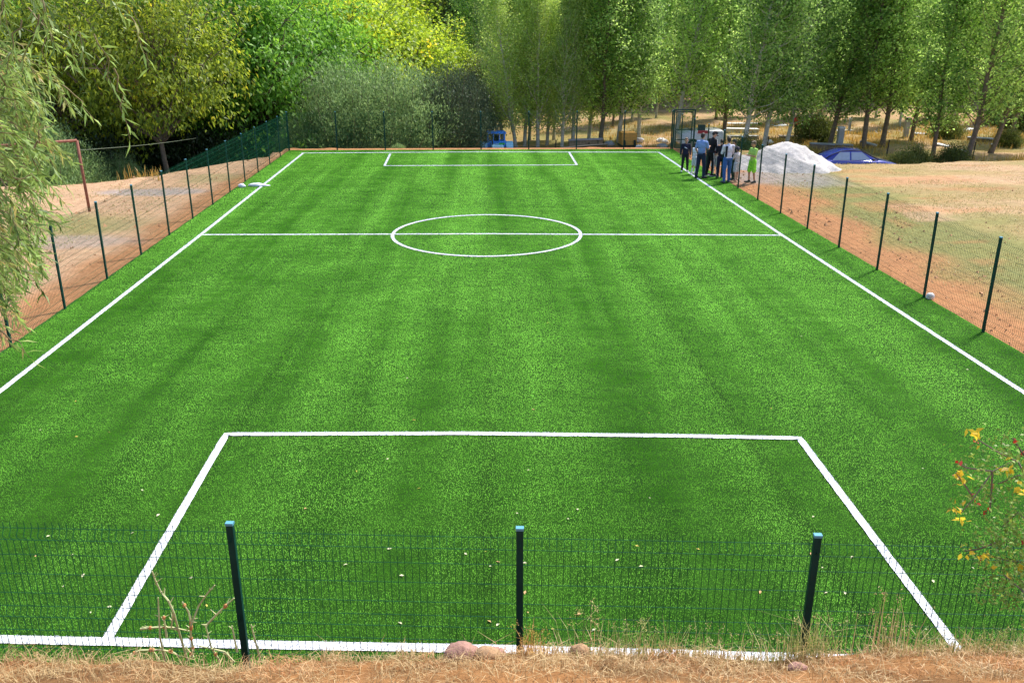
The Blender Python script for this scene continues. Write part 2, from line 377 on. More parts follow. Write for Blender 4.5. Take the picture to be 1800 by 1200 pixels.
# upright green fibres of the turf
M['pile'] = leaf_mat('turf_fibre', (.060, .26, .012), (.29, .72, .10), trans=.5, obj_var=0, rough=.7)
M['pile'].node_tree.nodes['Principled BSDF'].inputs['Specular IOR Level'].default_value = .06
r = np.random.RandomState(99); PP = []; HH = []
for (ya, yb, dens, wd) in [(-40.6, -36.5, 3000, .0055), (-36.5, -32, 3000, .0062), (-32, -26, 2800, .0075), (-26, -16, 2000, .0095), (-16, .1, 1150, .014)]:
    n = int((yb-ya)*21*dens); P = np.stack([r.uniform(-.1, 21, n), r.uniform(ya, yb, n), np.zeros(n)], 1); k = (P[:, 0] > LX(P[:, 1])-.05) & (P[:, 0] < RX(P[:, 1])+.07)
    PP.append(P[k]); HH.append(np.full(k.sum(), wd))
P = np.concatenate(PP); W_ = np.concatenate(HH)
ok = np.ones(len(P), bool)
for pts, w_ in LINES:
    A = np.array(pts)[:, :2]; dirs = np.diff(A, axis=0); an = np.unwrap(np.arctan2(dirs[:, 1], dirs[:, 0]))
    keys = [0]
    for i in range(1, len(A)-1):
        if abs(an[i]-an[keys[-1]]) > .004: keys.append(i)
    keys.append(len(A)-1)
    for i, j in zip(keys[:-1], keys[1:]):
        a = A[i]; b = A[j]; d = b-a; L2 = (d*d).sum(); t = np.clip(((P[:, :2]-a)@d)/L2, 0, 1); D2 = ((P[:, :2]-a-t[:, None]*d)**2).sum(1); ok &= D2 > (w_*.5)**2
P = P[ok]; W_ = W_[ok]
band = fbm(P[:, 0]*1.5+3, P[:, 1]*.06, 5); blot = fbm(P[:, 0]*1.2, P[:, 1]*1.6+7, 4); fin = fbm(P[:, 0]*2.6+11, P[:, 1]*6.5, 3); tt = .50+(band-.5)*1.35+(blot-.5)*.6+(fin-.5)*.6+r.normal(0, .035, len(P))
q = pile(np.random.RandomState(5), P, W_, .015)
o = bpy.data.objects.new('turf_pile', quads_mesh('turf_pile', q, M['pile'], np.clip(tt, 0, 1))); col.objects.link(o); tag(o, 'short green fibres of the artificial turf covering the whole pitch', 'turf', kind='stuff')

# ------------------------------------------------------------------ mesh fences
PH = 2.0
def panel_mesh(W=2.5, H=1.93, sp=.0625, r=.0024):
    mb = MB(); folds = [.22, 1.02, H-.10]
    prof = []
    for f in folds: prof += [(f-.06, 0), (f, -.042), (f+.06, 0)]
    prof = [(.03, 0)]+prof+[(H+.02, 0)]
    n = int(W/sp)
    for i in range(n+1):
        x = i*W/n
        mb.tube([(x, d, z) for z, d in prof], r, 4, cap=False)
    zs = [.05, .42, .62, .82, 1.22, 1.42, 1.62]+[f+o for f in folds for o in (-.06, .06)]
    for z in zs: mb.tube([(0, .006, z), (W, .006, z)], r*.9, 4, cap=False)
    me = bpy.data.meshes.new('wire_panel'); me.from_pydata(mb.v, [], mb.f); me.update(); me.materials.append(M['fence']); return me
PM = panel_mesh(); PMN = panel_mesh(r=.0030); PMF = panel_mesh(r=.0031); PMW = panel_mesh(W=2.13)
pmb = MB(); pmb.box(-.03, .03, -.02, .02, -.25, PH-.012)
def fence(label, posts, near=False, skip=()):
    root = empty('wire_fence', (posts[0][0], posts[0][1], 0), 0, label, 'fence')
    o0 = Vector((posts[0][0], posts[0][1], 0))
    rg = random.Random(len(posts))
    for i, p in enumerate(posts):
        p = Vector((p[0], p[1], 0))
        q = Vector((*posts[min(i+1, len(posts)-1)], 0)) if i < len(posts)-1 else p+(p-Vector((*posts[i-1], 0)))
        d = q-p; a = math.atan2(d.y, d.x)
        z0 = 0
        po = bpy.data.objects.new('post', POSTME); col.objects.link(po); po.parent = root; po.location = p-o0-Vector((0, 0, {0: 0, 1: .10, 2: .05}[int(near)]))
        po.rotation_euler = (rg.uniform(-.006, .006), rg.uniform(-.006, .006), a)
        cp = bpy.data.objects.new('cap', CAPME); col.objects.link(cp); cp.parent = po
        if i < len(posts)-1 and i not in skip:
            pa = bpy.data.objects.new('wire_panel', PMW if d.length < 2.3 else ({0: PM, 1: PMN, 2: PMF}[int(near)])); col.objects.link(pa); pa.parent = root
            pa.location = p-o0+Vector((0, 0, .02-{0: 0, 1: .10, 2: .05}[int(near)])); pa.rotation_euler = (0, 0, a); pa.scale = (d.length/(2.13 if d.length < 2.3 else 2.5), 1, 1)
    return root
_o = pmb.build('post_src', M['post']); POSTME = _o.data; bpy.data.objects.remove(_o)
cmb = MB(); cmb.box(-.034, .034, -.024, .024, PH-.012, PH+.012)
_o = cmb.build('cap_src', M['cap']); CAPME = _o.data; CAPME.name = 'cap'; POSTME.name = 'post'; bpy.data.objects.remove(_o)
fence('long dark green wire fence on the left side of the pitch beside the bare dirt', [(LX(-2.5*j), -2.5*j) for j in range(0, 16)], near=2)
fence('dark green wire fence on the right side of the pitch beside the dry field', [(20, 0), (20.04, -2.13)]+[(RX(-2.13-2.5*k), -2.13-2.5*k) for k in range(1, 15)])
fence('dark green wire fence across the far end of the pitch, in front of the poplars', [(2.5*k, 0.02) for k in range(0, 9)], near=2)
fence('dark green wire fence nearest the camera, rising from the dry grass bank', [(8.12+2.5*k, -39.89-.16*k) for k in range(-4, 5)], near=True)
# open gate at the far right corner
gt = empty('gate', (20.06, .06, 0), 0, 'tall green gate frame with wire leaf at the far right corner of the pitch', 'gate')
g = MB(); g.box(0, .06, -.03, .03, -.2, 2.03); g.box(1.08, 1.14, -.03, .03, -.2, 2.03); g.box(.06, 1.08, -.028, .028, 1.97, 2.03); g.build('gate_frame', M['post'], gt)
g = MB(); g.box(.12, .16, -.02, .02, .05, 1.92); g.box(.96, 1.0, -.02, .02, .05, 1.92)
for z in (.05, .47, .98, 1.88): g.box(.16, .96, -.018, .018, z, z+.045)
lf = g.build('gate_leaf', M['post'], gt)
g = MB()
for i in range(13): g.tube([(.19+i*.0615, 0, .1), (.19+i*.0615, 0, 1.88)], .003, 4)
g.build('wire_infill', M['fence'], lf)
g = MB(); g.box(.90, 1.02, -.05, -.022, .95, 1.08); g.build('latch', M['dark'], lf)

# ------------------------------------------------------------------ trees
def unit(a): return a/np.maximum(np.linalg.norm(a, axis=-1, keepdims=True), 1e-9)
def leaf_quads(c, axis, nrm, L, W, curl=.12):
    """rhombus leaves: c base point, axis direction, nrm face normal, L and W arrays"""
    side = unit(np.cross(axis, nrm)); L = L[:, None]; W = W[:, None]; n2 = unit(np.cross(side, axis))
    return np.stack([c, c+axis*L*.42+side*W*.5+n2*L*curl*.5, c+axis*L-n2*L*curl, c+axis*L*.42-side*W*.5+n2*L*curl*.5], 1)
def scatter_leaves(r, centers, outs, per, cr, L, W, down=.3, outw=.7, jit=.7, flat=1.0, tint_c=None):
    """leaves gaussian around cluster centres"""
    n = len(centers); idx = np.repeat(np.arange(n), per); N = len(idx)
    off = r.normal(0, 1, (N, 3))*cr*np.array([1, 1, flat]); c = centers[idx]+off
    ax = unit(outs[idx]*outw+r.normal(0, jit, (N, 3))+np.array([0, 0, -down]))
    nr = unit(outs[idx]*.6+r.normal(0, .55, (N, 3))+np.array([0, 0, .9]))
    Ls = L*r.uniform(.65, 1.25, N); Ws = W*r.uniform(.7, 1.2, N)
    t = np.clip((tint_c[idx] if tint_c is not None else .5)+r.normal(0, .2, N), 0, 1)
    return leaf_quads(c, ax, nr, Ls, Ws), t
def wander(r, a, b, n, amp):
    pts = []; a = np.array(a, float); b = np.array(b, float); L = np.linalg.norm(b-a); o = np.zeros(3)
    for i in range(n+1):
        t = i/n; o = o+r.normal(0, amp*L/n, 3)*(1 if 0 < i < n else 0); pts.append(tuple(a*(1-t)+b*t+o*math.sin(PI*min(1, t*1.02))))
    return pts

def poplar_proto(seed, H, rad, base, nl, leaf=(.17, .13), per=18, mat=None, bark=None, dens=1.0, forks=0):
    r = np.random.RandomState(seed); tb = MB()
    lean = r.normal(0, .25, 2)
    trunk = [(0, 0, -.4)]+[(lean[0]*t*t+r.normal(0, .05), lean[1]*t*t+r.normal(0, .05), H*.96*t) for t in np.linspace(.04, 1, 12)]
    tr = .08+H*.0045
    tb.tube(trunk, [tr*1.5]+[tr*(1-.88*t) for t in np.linspace(.0, 1, 12)], 8)
    TP = np.array(trunk[1:]); zt = TP[:, 2]
    at = lambda z: np.array([np.interp(z, zt, TP[:, 0]), np.interp(z, zt, TP[:, 1]), z])
    C, O = [], []
    for i in range(nl):
        t = i/nl; z = base+(H-base-.4)*t**.95; a = i*2.4+r.normal(0, .4)
        env = rad*(.55+.9*math.sin(PI*min(1, t*.9+.12))**.8)*(1-.45*t)*r.uniform(.6, 1.15)
        rise = r.uniform(.9, 2.2)*(1-.4*t)
        p0 = at(z); p1 = p0+np.array([math.cos(a)*env, math.sin(a)*env, rise]); mid = p0+(p1-p0)*np.array([.62, .62, .42])
        pts = [tuple(p0), tuple(mid), tuple(p1)]
        tb.tube(pts, [.028*(1.1-t), .018*(1.1-t)+.004, .006], 4, cap=False)
        d = np.array([math.cos(a), math.sin(a), .2])
        for k in range(6):
            q = .35+.7*k/5; p = p0+(mid-p0)*min(1, q/.6) if q < .6 else mid+(p1-mid)*((q-.6)/.45)
            C.append(p+r.normal(0, .13, 3)); O.append(d+r.normal(0, .3, 3))
    C = np.array(C); O = unit(np.array(O)); tc = np.clip(.45+r.normal(0, .27, len(C)), 0, 1)
    q, t = scatter_leaves(r, C, O, int(per*dens), .24, leaf[0], leaf[1], down=.35, tint_c=tc)
    root = empty('poplar_tree', (0, 0, 0)); tb.build('trunk', bark or M['bark_pale'], root, smooth=True)
    cr = bpy.data.objects.new('crown', quads_mesh('crown', q, mat or M['poplar'], t)); col.objects.link(cr); cr.parent = root
    return root
def broad_proto(seed, H, rad, base, nl, leaf, per, mat, bark, droop=.5, flat=.75, name='broadleaf_tree', cl=.42, subs=5, clr=.6):
    r = np.random.RandomState(seed); tb = MB(); tr = .05*H*.55
    top = np.array([r.normal(0, .3), r.normal(0, .3), H*.72])
    tr *= .42 if clr == 1.0 else 1
    trunk = wander(r, (0, 0, -.5), top, 7, .12); tb.tube(trunk, [tr*(1.25-.16*i) for i in range(8)], 9)
    TP = np.array(trunk)
    C, O = [], []; cen = np.array([0, 0, base+(H-base)*.42])
    for i in range(nl):
        a = i*2.399+r.normal(0, .25); u = (i+.5)/nl
        ph = math.asin(max(-.55, min(.98, -.5+1.5*u)))
        e = r.uniform(.78, 1.08)
        tgt = cen+np.array([math.cos(a)*math.cos(ph)*rad*e, math.sin(a)*math.cos(ph)*rad*e, math.sin(ph)*(H-cen[2])*e])
        tgt[2] = max(tgt[2], base*clr)
        z0 = base*.6+(H*.62-base*.6)*max(0, u-.1); p0 = np.array([np.interp(z0, TP[:, 2], TP[:, 0]), np.interp(z0, TP[:, 2], TP[:, 1]), z0])
        b = wander(r, p0, tgt, 5, .16); tb.tube(b, [tr*.42*(1-u*.5)*(1-.17*k)+.006 for k in range(6)], 5, cap=False)
        o = unit((tgt-cen)[None])[0]
        B = np.array(b)
        for k in range(subs):
            q = r.uniform(.45, 1.05); p = B[min(5, int(q*5))]+r.normal(0, 1, 3)*rad*.16*np.array([1, 1, .7]); tb.tube([tuple(B[min(4, int(q*5))]), tuple(p)], [.02, .005], 3, cap=False)
            for j in range(2):
                C.append(p+r.normal(0, cl*.6, 3)); O.append(unit((p-cen)[None])[0]*.8+r.normal(0, .25, 3))
    C = np.array(C); O = unit(np.array(O)); tc = np.clip(.45+r.normal(0, .2, len(C)), 0, 1)
    q, t = scatter_leaves(r, C, O, per, cl, leaf[0], leaf[1], down=droop, flat=flat, tint_c=tc)
    root = empty(name, (0, 0, 0)); tb.build('trunk', bark, root, smooth=True)
    cr = bpy.data.objects.new('crown', quads_mesh('crown', q, mat, t)); col.objects.link(cr); cr.parent = root
    return root
def bush_proto(seed, H, rad, nst, per, leaf, mat, name='willow_bush', up=1.0):
    """many fine stems fanning from the base, foliage in plumes"""
    r = np.random.RandomState(seed); tb = MB(); C, O = [], []
    for i in range(nst):
        a = i*2.399+r.normal(0, .2); u = (i+.5)/nst; rr = math.sqrt(u)
        e = r.uniform(.85, 1.08)
        tip = np.array([math.cos(a)*rad*rr*e, math.sin(a)*rad*rr*e, H*math.sqrt(max(.10, 1-rr*rr*.93))*e])
        b0 = np.array([math.cos(a)*.35*rr, math.sin(a)*.35*rr, -.2]); mid = b0+(tip-b0)*np.array([.62, .62, .45])
        if i % 3 == 0: tb.tube([tuple(b0), tuple(mid), tuple(tip)], [.05, .025, .005], 4, cap=False)
        o = unit((tip-mid)[None])[0]
        for k in range(9):
            q = k/8; p = mid+(tip-mid)*(q*1.1-.25)
            C.append(p+r.normal(0, .15, 3)); O.append(o+r.normal(0, .2, 3)+np.array([0, 0, .25]))
    C = np.array(C); O = unit(np.array(O)); tc = np.clip(.45+r.normal(0, .2, len(C)), 0, 1)
    q, t = scatter_leaves(r, C, O, per, .20, leaf[0], leaf[1], down=-.3*up, jit=.5, outw=.9, tint_c=tc)
    root = empty(name, (0, 0, 0)); tb.build('stems', M['bark'], root)
    cr = bpy.data.objects.new('crown', quads_mesh('crown', q, mat, t)); col.objects.link(cr); cr.parent = root
    return root
used_protos = set()
def plant(proto, x, y, label, cat, group, rz=0, s=(1, 1, 1), z=None, tilt=(0, 0), mat=None, name=None):
    if proto in used_protos: o = copy_tree(proto)
    else: o = proto; used_protos.add(proto)
    o.location = (x, y, hz(x, y)-.05 if z is None else z); o.rotation_euler = (tilt[0], tilt[1], rz); o.scale = s
    tag(o, label, cat, group)
    for ch in o.children:
        if mat and ch.name.startswith('crown'):
            ch.material_slots[0].link = 'OBJECT'; ch.material_slots[0].material = mat
    if name: o.name = name
    return o
def tilt_to(lean_x, lean_y): return (-lean_y, lean_x)
def where(px, Y): p = atY(px, 262, Y); return p.x

PO = [poplar_proto(11+i, H, rd, b, nl) for i, (H, rd, b, nl) in enumerate([(14, 1.6, 1.6, 135), (15, 1.75, 1.9, 140), (13, 1.5, 1.4, 125), (15, 1.85, 1.8, 145)])]
PL = [poplar_proto(31+i, H, rd, b, nl, mat=M['poplar_light'], leaf=(.13, .085), per=22) for i, (H, rd, b, nl) in enumerate([(10, 1.0, .9, 85), (9.5, .9, 1.1, 80)])]
rg = random.Random(5)
# front row, standing between the pitch and the graveyard: (px of trunk foot, Y, lean as px shift at the picture's top edge, clear trunk)
FR = [(1059, 11.0, 0, 0, 'dark twin stemmed poplar behind the far fence, leftmost of the dark row'), (1087, 12.2, 4, 2, 'slim dark poplar behind the far fence next to the twin stemmed one'),
      (1122, 13.5, -6, 1, 'dark poplar behind the far fence, above the orange grass'), (1181, 10.2, 34, 1, 'pale leaning poplar directly behind the green gate frame'),
      (1272, 12.0, -4, 0, 'thick dark poplar rising behind the group of people'), (1302, 5.2, 30, 1, 'pale leaning poplar behind the boy in light green'),
      (1341, 6.2, 26, 3, 'tall pale poplar just left of the white sand heap'), (1381, 9.6, 32, 2, 'pale trunked poplar rising behind the white sand heap'),
      (1456, 9.6, 34, 0, 'poplar with brown trunk behind the rear of the blue car'), (1514, 8.4, 2, 1, 'poplar with dark fork behind the roof of the blue car'),
      (1550, 9.4, 4, 3, 'dark poplar standing behind the bonnet of the blue car'), (1598, 12.6, 14, 2, 'poplar beside the tall grey stone post'),
      (1641, 4.6, -3, 2, 'low hanging poplar between the green shrubs at the field edge'), (1703, 2.6, 22, 3, 'stout dark trunked poplar at the far edge of the dry field'),
      (1741, 6.0, 52, 1, 'stout leaning poplar at the right end of the front row'), (1775, 13.5, 10, 0, 'poplar at the right edge of the view behind the low stone kerbs'),
      (1418, 15.5, 4, 1, 'slender poplar behind the sand heap and the rubble wall')]
BK = {'dark': M['bark'], 'pale': M['bark_pale']}
for i, (px, Y, lean, v, lb) in enumerate(FR):
    x = where(px, Y); D = Y-CY; hh = 6+.0  # metres between ground and the top edge of the picture
    ang = lean*D/F/8.5
    s = rg.uniform(.92, 1.08)
    o = plant(PO[v], x, Y, lb, 'tree', 'poplars in the front row beyond the pitch', rz=rg.uniform(0, 6.28), s=(s, s, s), tilt=(0, ang))
    o.rotation_mode = 'ZYX'  # turn about its own axis first, then lean
    o.rotation_mode = 'XYZ'; m = Matrix.Rotation(ang, 3, 'Y') @ Matrix.Rotation(rg.uniform(0, 6.28), 3, 'Z'); o.rotation_euler = m.to_euler()
    if (v in (0, 3) and px < 1300) or px > 1500:
        for ch in o.children:
            if ch.name.startswith('trunk'): ch.material_slots[0].link = 'OBJECT'; ch.material_slots[0].material = M['bark']
for i, px in enumerate([1075, 1110, 1150, 1215, 1255, 1322, 1362, 1405, 1437, 1480, 1532, 1575, 1622, 1668, 1722, 1758, 1792]):
    Y = 22+(i*37 % 11); s = rg.uniform(.8, 1.0)
    o = plant(PO[i % 4], where(px, Y), Y, 'slim pale trunked poplar standing among the walls of the graveyard', 'tree', 'slim poplars among the graves', s=(s*.8, s*.8, s))
    o.rotation_euler = (Matrix.Rotation(rg.uniform(-.03, .08), 3, 'Y') @ Matrix.Rotation(rg.uniform(0, 6.28), 3, 'Z')).to_euler()
# light green young poplars behind the middle of the far fence
LP = [(906, 9.6, -24), (922, 10.5, 0), (945, 9.8, -2), (961, 11.2, 3), (988, 9.2, 2), (1006, 10.6, 5), (884, 12.5, -14), (1034, 13, 3), (930, 13.2, 6), (973, 13.6, -3)]
for i, (px, Y, lean) in enumerate(LP):
    s = rg.uniform(.9, 1.12); o = plant(PL[i % 2], where(px, Y), Y, 'slender light green young poplar in the clump behind the middle of the far fence', 'tree', 'young poplars clumped behind the far fence', s=(s*.95, s*.95, s))
    o.rotation_euler = (Matrix.Rotation(lean*(Y-CY)/F/6, 3, 'Y') @ Matrix.Rotation(rg.uniform(0, 6.28), 3, 'Z')).to_euler()
# back rows: closing the view
for row, (Y0, x0, x1, st, sc_) in enumerate([(44, 840, 1950, 52, 1.2), (54, 820, 1950, 46, 1.35), (66, 800, 2000, 44, 1.6)]):
    px = x0+row*13
    while px < x1:
        Y = Y0+rg.uniform(-3, 3); s = sc_*rg.uniform(.9, 1.12)
        o = plant(PO[rg.randrange(4)], where(px, Y), Y, 'tall poplar in the dense dark rows beyond the graveyard', 'tree', 'poplars in the rows beyond the graveyard', s=(s*1.25, s*1.25, s), mat=M['poplar_light'] if rg.random() < .35 else None)
        o.rotation_euler = (Matrix.Rotation(rg.uniform(-.04, .06), 3, 'Y') @ Matrix.Rotation(rg.uniform(0, 6.28), 3, 'Z')).to_euler()
        px += st*rg.uniform(.8, 1.2)

# broadleaf wood on the left and middle
WA = [broad_proto(51, 9.5, 4.2, 1.0, 46, (.26, .115), 40, M['walnut'], M['bark'], droop=.9, cl=.40, name='walnut_tree'),
      broad_proto(52, 8.5, 3.8, 1.4, 40, (.26, .115), 40, M['walnut'], M['bark'], droop=.9, cl=.40, name='walnut_tree')]
WC = [broad_proto(53, 12.0, 4.8, 4.6, 50, (.26, .115), 38, M['walnut_yellow'], M['bark'], droop=.9, cl=.42, name='walnut_tree', clr=1.0)]
YG = [broad_proto(61, 7.0, 3.3, .8, 38, (.20, .15), 34, M['yellowgreen'], M['bark_dark'], droop=.4, cl=.38),
      broad_proto(62, 6.5, 3.0, .8, 36, (.20, .15), 34, M['yellowgreen'], M['bark_dark'], droop=.4, cl=.38)]
WB = [bush_proto(71, 5.2, 3.0, 190, 26, (.15, .032), M['willow']), bush_proto(72, 4.6, 2.5, 160, 26, (.15, .032), M['willow'])]
def tree_top(proto, px, Y, top_px, H0, label, cat, group, wide=1.0, mat=None, name=None):
    """stand a tree at picture column px and depth Y, tall enough that its top sits at picture row top_px"""
    x = where(px, Y); g = hz(x, Y); h = atY(px, top_px, Y).z-g; s = max(.35, h/H0); s = 1.0 if proto is WC[0] else s
    o = plant(proto, x, Y, label, cat, group, rz=rg.uniform(0, 6.28), s=(s*wide, s*wide, s), mat=mat, name=name)
    return o
gW = 'broadleaf trees of the wood behind the far left corner'
tree_top(WA[0], 470, 7.0, -60, 9.5, 'large bright green walnut tree overhanging the far left corner of the pitch', 'tree', gW, 1.0)
tree_top(WA[1], 560, 12.0, -25, 8.5, 'green walnut tree behind the pale willow bushes', 'tree', gW, 1.1)
tree_top(WA[1], 415, 8.5, -90, 8.5, 'dark green walnut tree just left of the far left corner', 'tree', gW, 1.0)
tree_top(WC[0], 285, -.5, -90, 11.6, 'walnut tree with drooping yellow green leaves above the dark hollow', 'tree', gW, .95, M['walnut_yellow'])
tree_top(WC[0], 120, 1.5, -90, 11.6, 'walnut tree with yellow green leaves at the far left above the rusty goal', 'tree', gW, .95, M['walnut_yellow'])
tree_top(WA[0], 200, 9.0, -120, 9.5, 'tall walnut tree standing deep behind the rusty goal', 'tree', gW, 1.0)
tree_top(WA[1], -40, 6.0, -90, 8.5, 'walnut tree at the left edge behind the willow', 'tree', gW, 1.1)
tree_top(WA[0], 30, 16.0, -120, 9.5, 'tall walnut tree far back at the left edge', 'tree', gW, 1.1)
tree_top(WA[1], 330, 18.0, -140, 8.5, 'tall walnut tree far back behind the dark hollow', 'tree', gW, 1.1)
gY = 'yellow green trees on the slope beyond the willow bushes'
for i, (px, Y, top, v, mt, lb, wd) in enumerate([
    (640, 22, -20, 0, None, 'bright yellow green tree above the left willow bush', 1.0), (700, 26, 10, 1, None, 'bright yellow green tree beyond the right willow bush', 1.0),
    (745, 30, 38, 0, None, 'bright lime tree with yellow leaves on the crest of the slope', 1.05), (805, 33, 66, 1, None, 'lime tree with golden top at the lower end of the slope', 1.05),
    (850, 30, 96, 0, 'olive', 'small olive green tree at the foot of the slope by the poplars', .95), (868, 24, 118, 1, 'olive', 'small olive tree left of the light green poplars', .9),
    (600, 34, -60, 1, None, 'yellow green tree high on the slope at the left', 1.1), (690, 44, -50, 0, None, 'yellow green tree high on the slope in the middle', 1.1),
    (770, 52, -5, 1, 'olive', 'olive green rounded tree high on the slope', 1.1), (825, 56, -2, 0, 'olive', 'olive and yellow rounded tree high on the slope by the poplars', 1.0),
    (560, 48, -120, 0, None, 'tall yellow green tree at the top left of the slope', 1.2), (650, 62, -120, 1, None, 'tall lime tree at the top of the slope', 1.3),
    (745, 75, -110, 0, 'olive', 'olive tree on the skyline of the slope', 1.4), (840, 80, -90, 1, 'dark', 'dark green tree on the skyline beside the poplars', 1.4), (905, 70, -120, 0, 'dark', 'dark tree behind the light green poplars', 1.3)]):
    mat = {'olive': None, None: None, 'dark': M['walnut']}[mt]
    if mt == 'olive': mat = M.setdefault('olive', leaf_mat('olive_leaf', (.05, .075, .012), (.17, .20, .04), (.34, .33, .05), c3amt=.02))
    tree_top(YG[v], px, Y, top, [7.0, 6.5][v], lb, 'tree', gY, wd, mat)
gB = 'willow bushes behind the far fence'
for (px, Y, top, v, wd, mt, lb) in [(610, 5.0, 92, 0, 1.08, None, 'large pale grey green willow bush at the left behind the far fence'), (700, 5.6, 98, 1, 1.2, None, 'large pale grey green willow bush in the middle behind the far fence'),
                                 (575, 4.2, 175, 1, .9, None, 'low grey willow bush in front of the large one at the left'), (660, 3.9, 150, 1, 1.0, None, 'low grey willow bush in the gap between the two large ones'),
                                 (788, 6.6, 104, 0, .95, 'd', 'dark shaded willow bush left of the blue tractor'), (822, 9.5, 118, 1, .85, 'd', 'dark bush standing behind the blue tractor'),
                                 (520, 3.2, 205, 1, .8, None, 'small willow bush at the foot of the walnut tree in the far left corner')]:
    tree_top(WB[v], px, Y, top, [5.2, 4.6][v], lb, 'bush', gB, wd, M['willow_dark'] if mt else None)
# undergrowth in the dark hollow on the left
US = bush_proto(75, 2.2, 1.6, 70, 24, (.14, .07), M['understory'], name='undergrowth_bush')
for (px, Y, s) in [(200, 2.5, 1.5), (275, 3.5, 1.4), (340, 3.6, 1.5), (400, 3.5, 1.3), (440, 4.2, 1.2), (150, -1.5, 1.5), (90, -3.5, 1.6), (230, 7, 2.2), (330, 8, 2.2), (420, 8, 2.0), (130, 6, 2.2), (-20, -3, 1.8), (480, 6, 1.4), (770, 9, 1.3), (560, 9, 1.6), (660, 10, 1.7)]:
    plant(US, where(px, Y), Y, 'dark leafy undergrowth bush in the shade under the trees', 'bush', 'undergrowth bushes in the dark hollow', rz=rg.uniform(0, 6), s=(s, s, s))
for (px, Y, top, lb) in [(205, -3.6, 265, 'grey green bush in the hollow right of the rusty goal'), (60, -7.5, 215, 'pale grey green willow bush behind the rusty goal frame'), (110, -6.2, 245, 'pale grey green bush seen through the rusty goal frame'), (10, -6.5, 150, 'tall grey green willow bush at the left edge behind the goal')]:
    tree_top(WB[0 if 'tall' in lb else 1], px, Y, top, 5.2 if 'tall' in lb else 4.6, lb, 'bush', 'willow bushes around the rusty goal', 1.05)
# ------------------------------------------------------------------ people
M['skin'] = None
def make_skin():
    m = simple('skin', (.50, .27, .17), .5, var=.1, scale=20); m.node_tree.nodes['Principled BSDF'].inputs['Subsurface Weight'].default_value = .08; return m
M['skin'] = make_skin()
M['eye'] = simple('eye_dark', (.02, .015, .012), .2); M['lip'] = simple('lips', (.40, .14, .11), .5)
_cl = {}
def cloth(c, rough=.85):
    k = tuple(c)
    if k not in _cl: _cl[k] = simple('cloth', c, rough, var=.22, scale=14, bmp=.35)
    return _cl[k]
def remesh(mb, name, mat, vox, parent, smooth_it=3, mats=()):
    me = bpy.data.meshes.new(name); me.from_pydata(mb.v, [], mb.f); me.update()
    t = bpy.data.objects.new('tmp', me); col.objects.link(t)
    r = t.modifiers.new('r', 'REMESH'); r.mode = 'VOXEL'; r.voxel_size = vox; r.use_smooth_shade = True
    s = t.modifiers.new('s', 'SMOOTH'); s.iterations = smooth_it; s.factor = .5
    dg = bpy.context.evaluated_depsgraph_get(); dg.update()
    m2 = bpy.data.meshes.new_from_object(t.evaluated_get(dg)); bpy.data.objects.remove(t); bpy.data.meshes.remove(me)
    m2.name = name; m2.materials.clear(); m2.materials.append(mat)
    for x in mats: m2.materials.append(x)
    o = bpy.data.objects.new(name, m2); col.objects.link(o); o.parent = parent
    return o
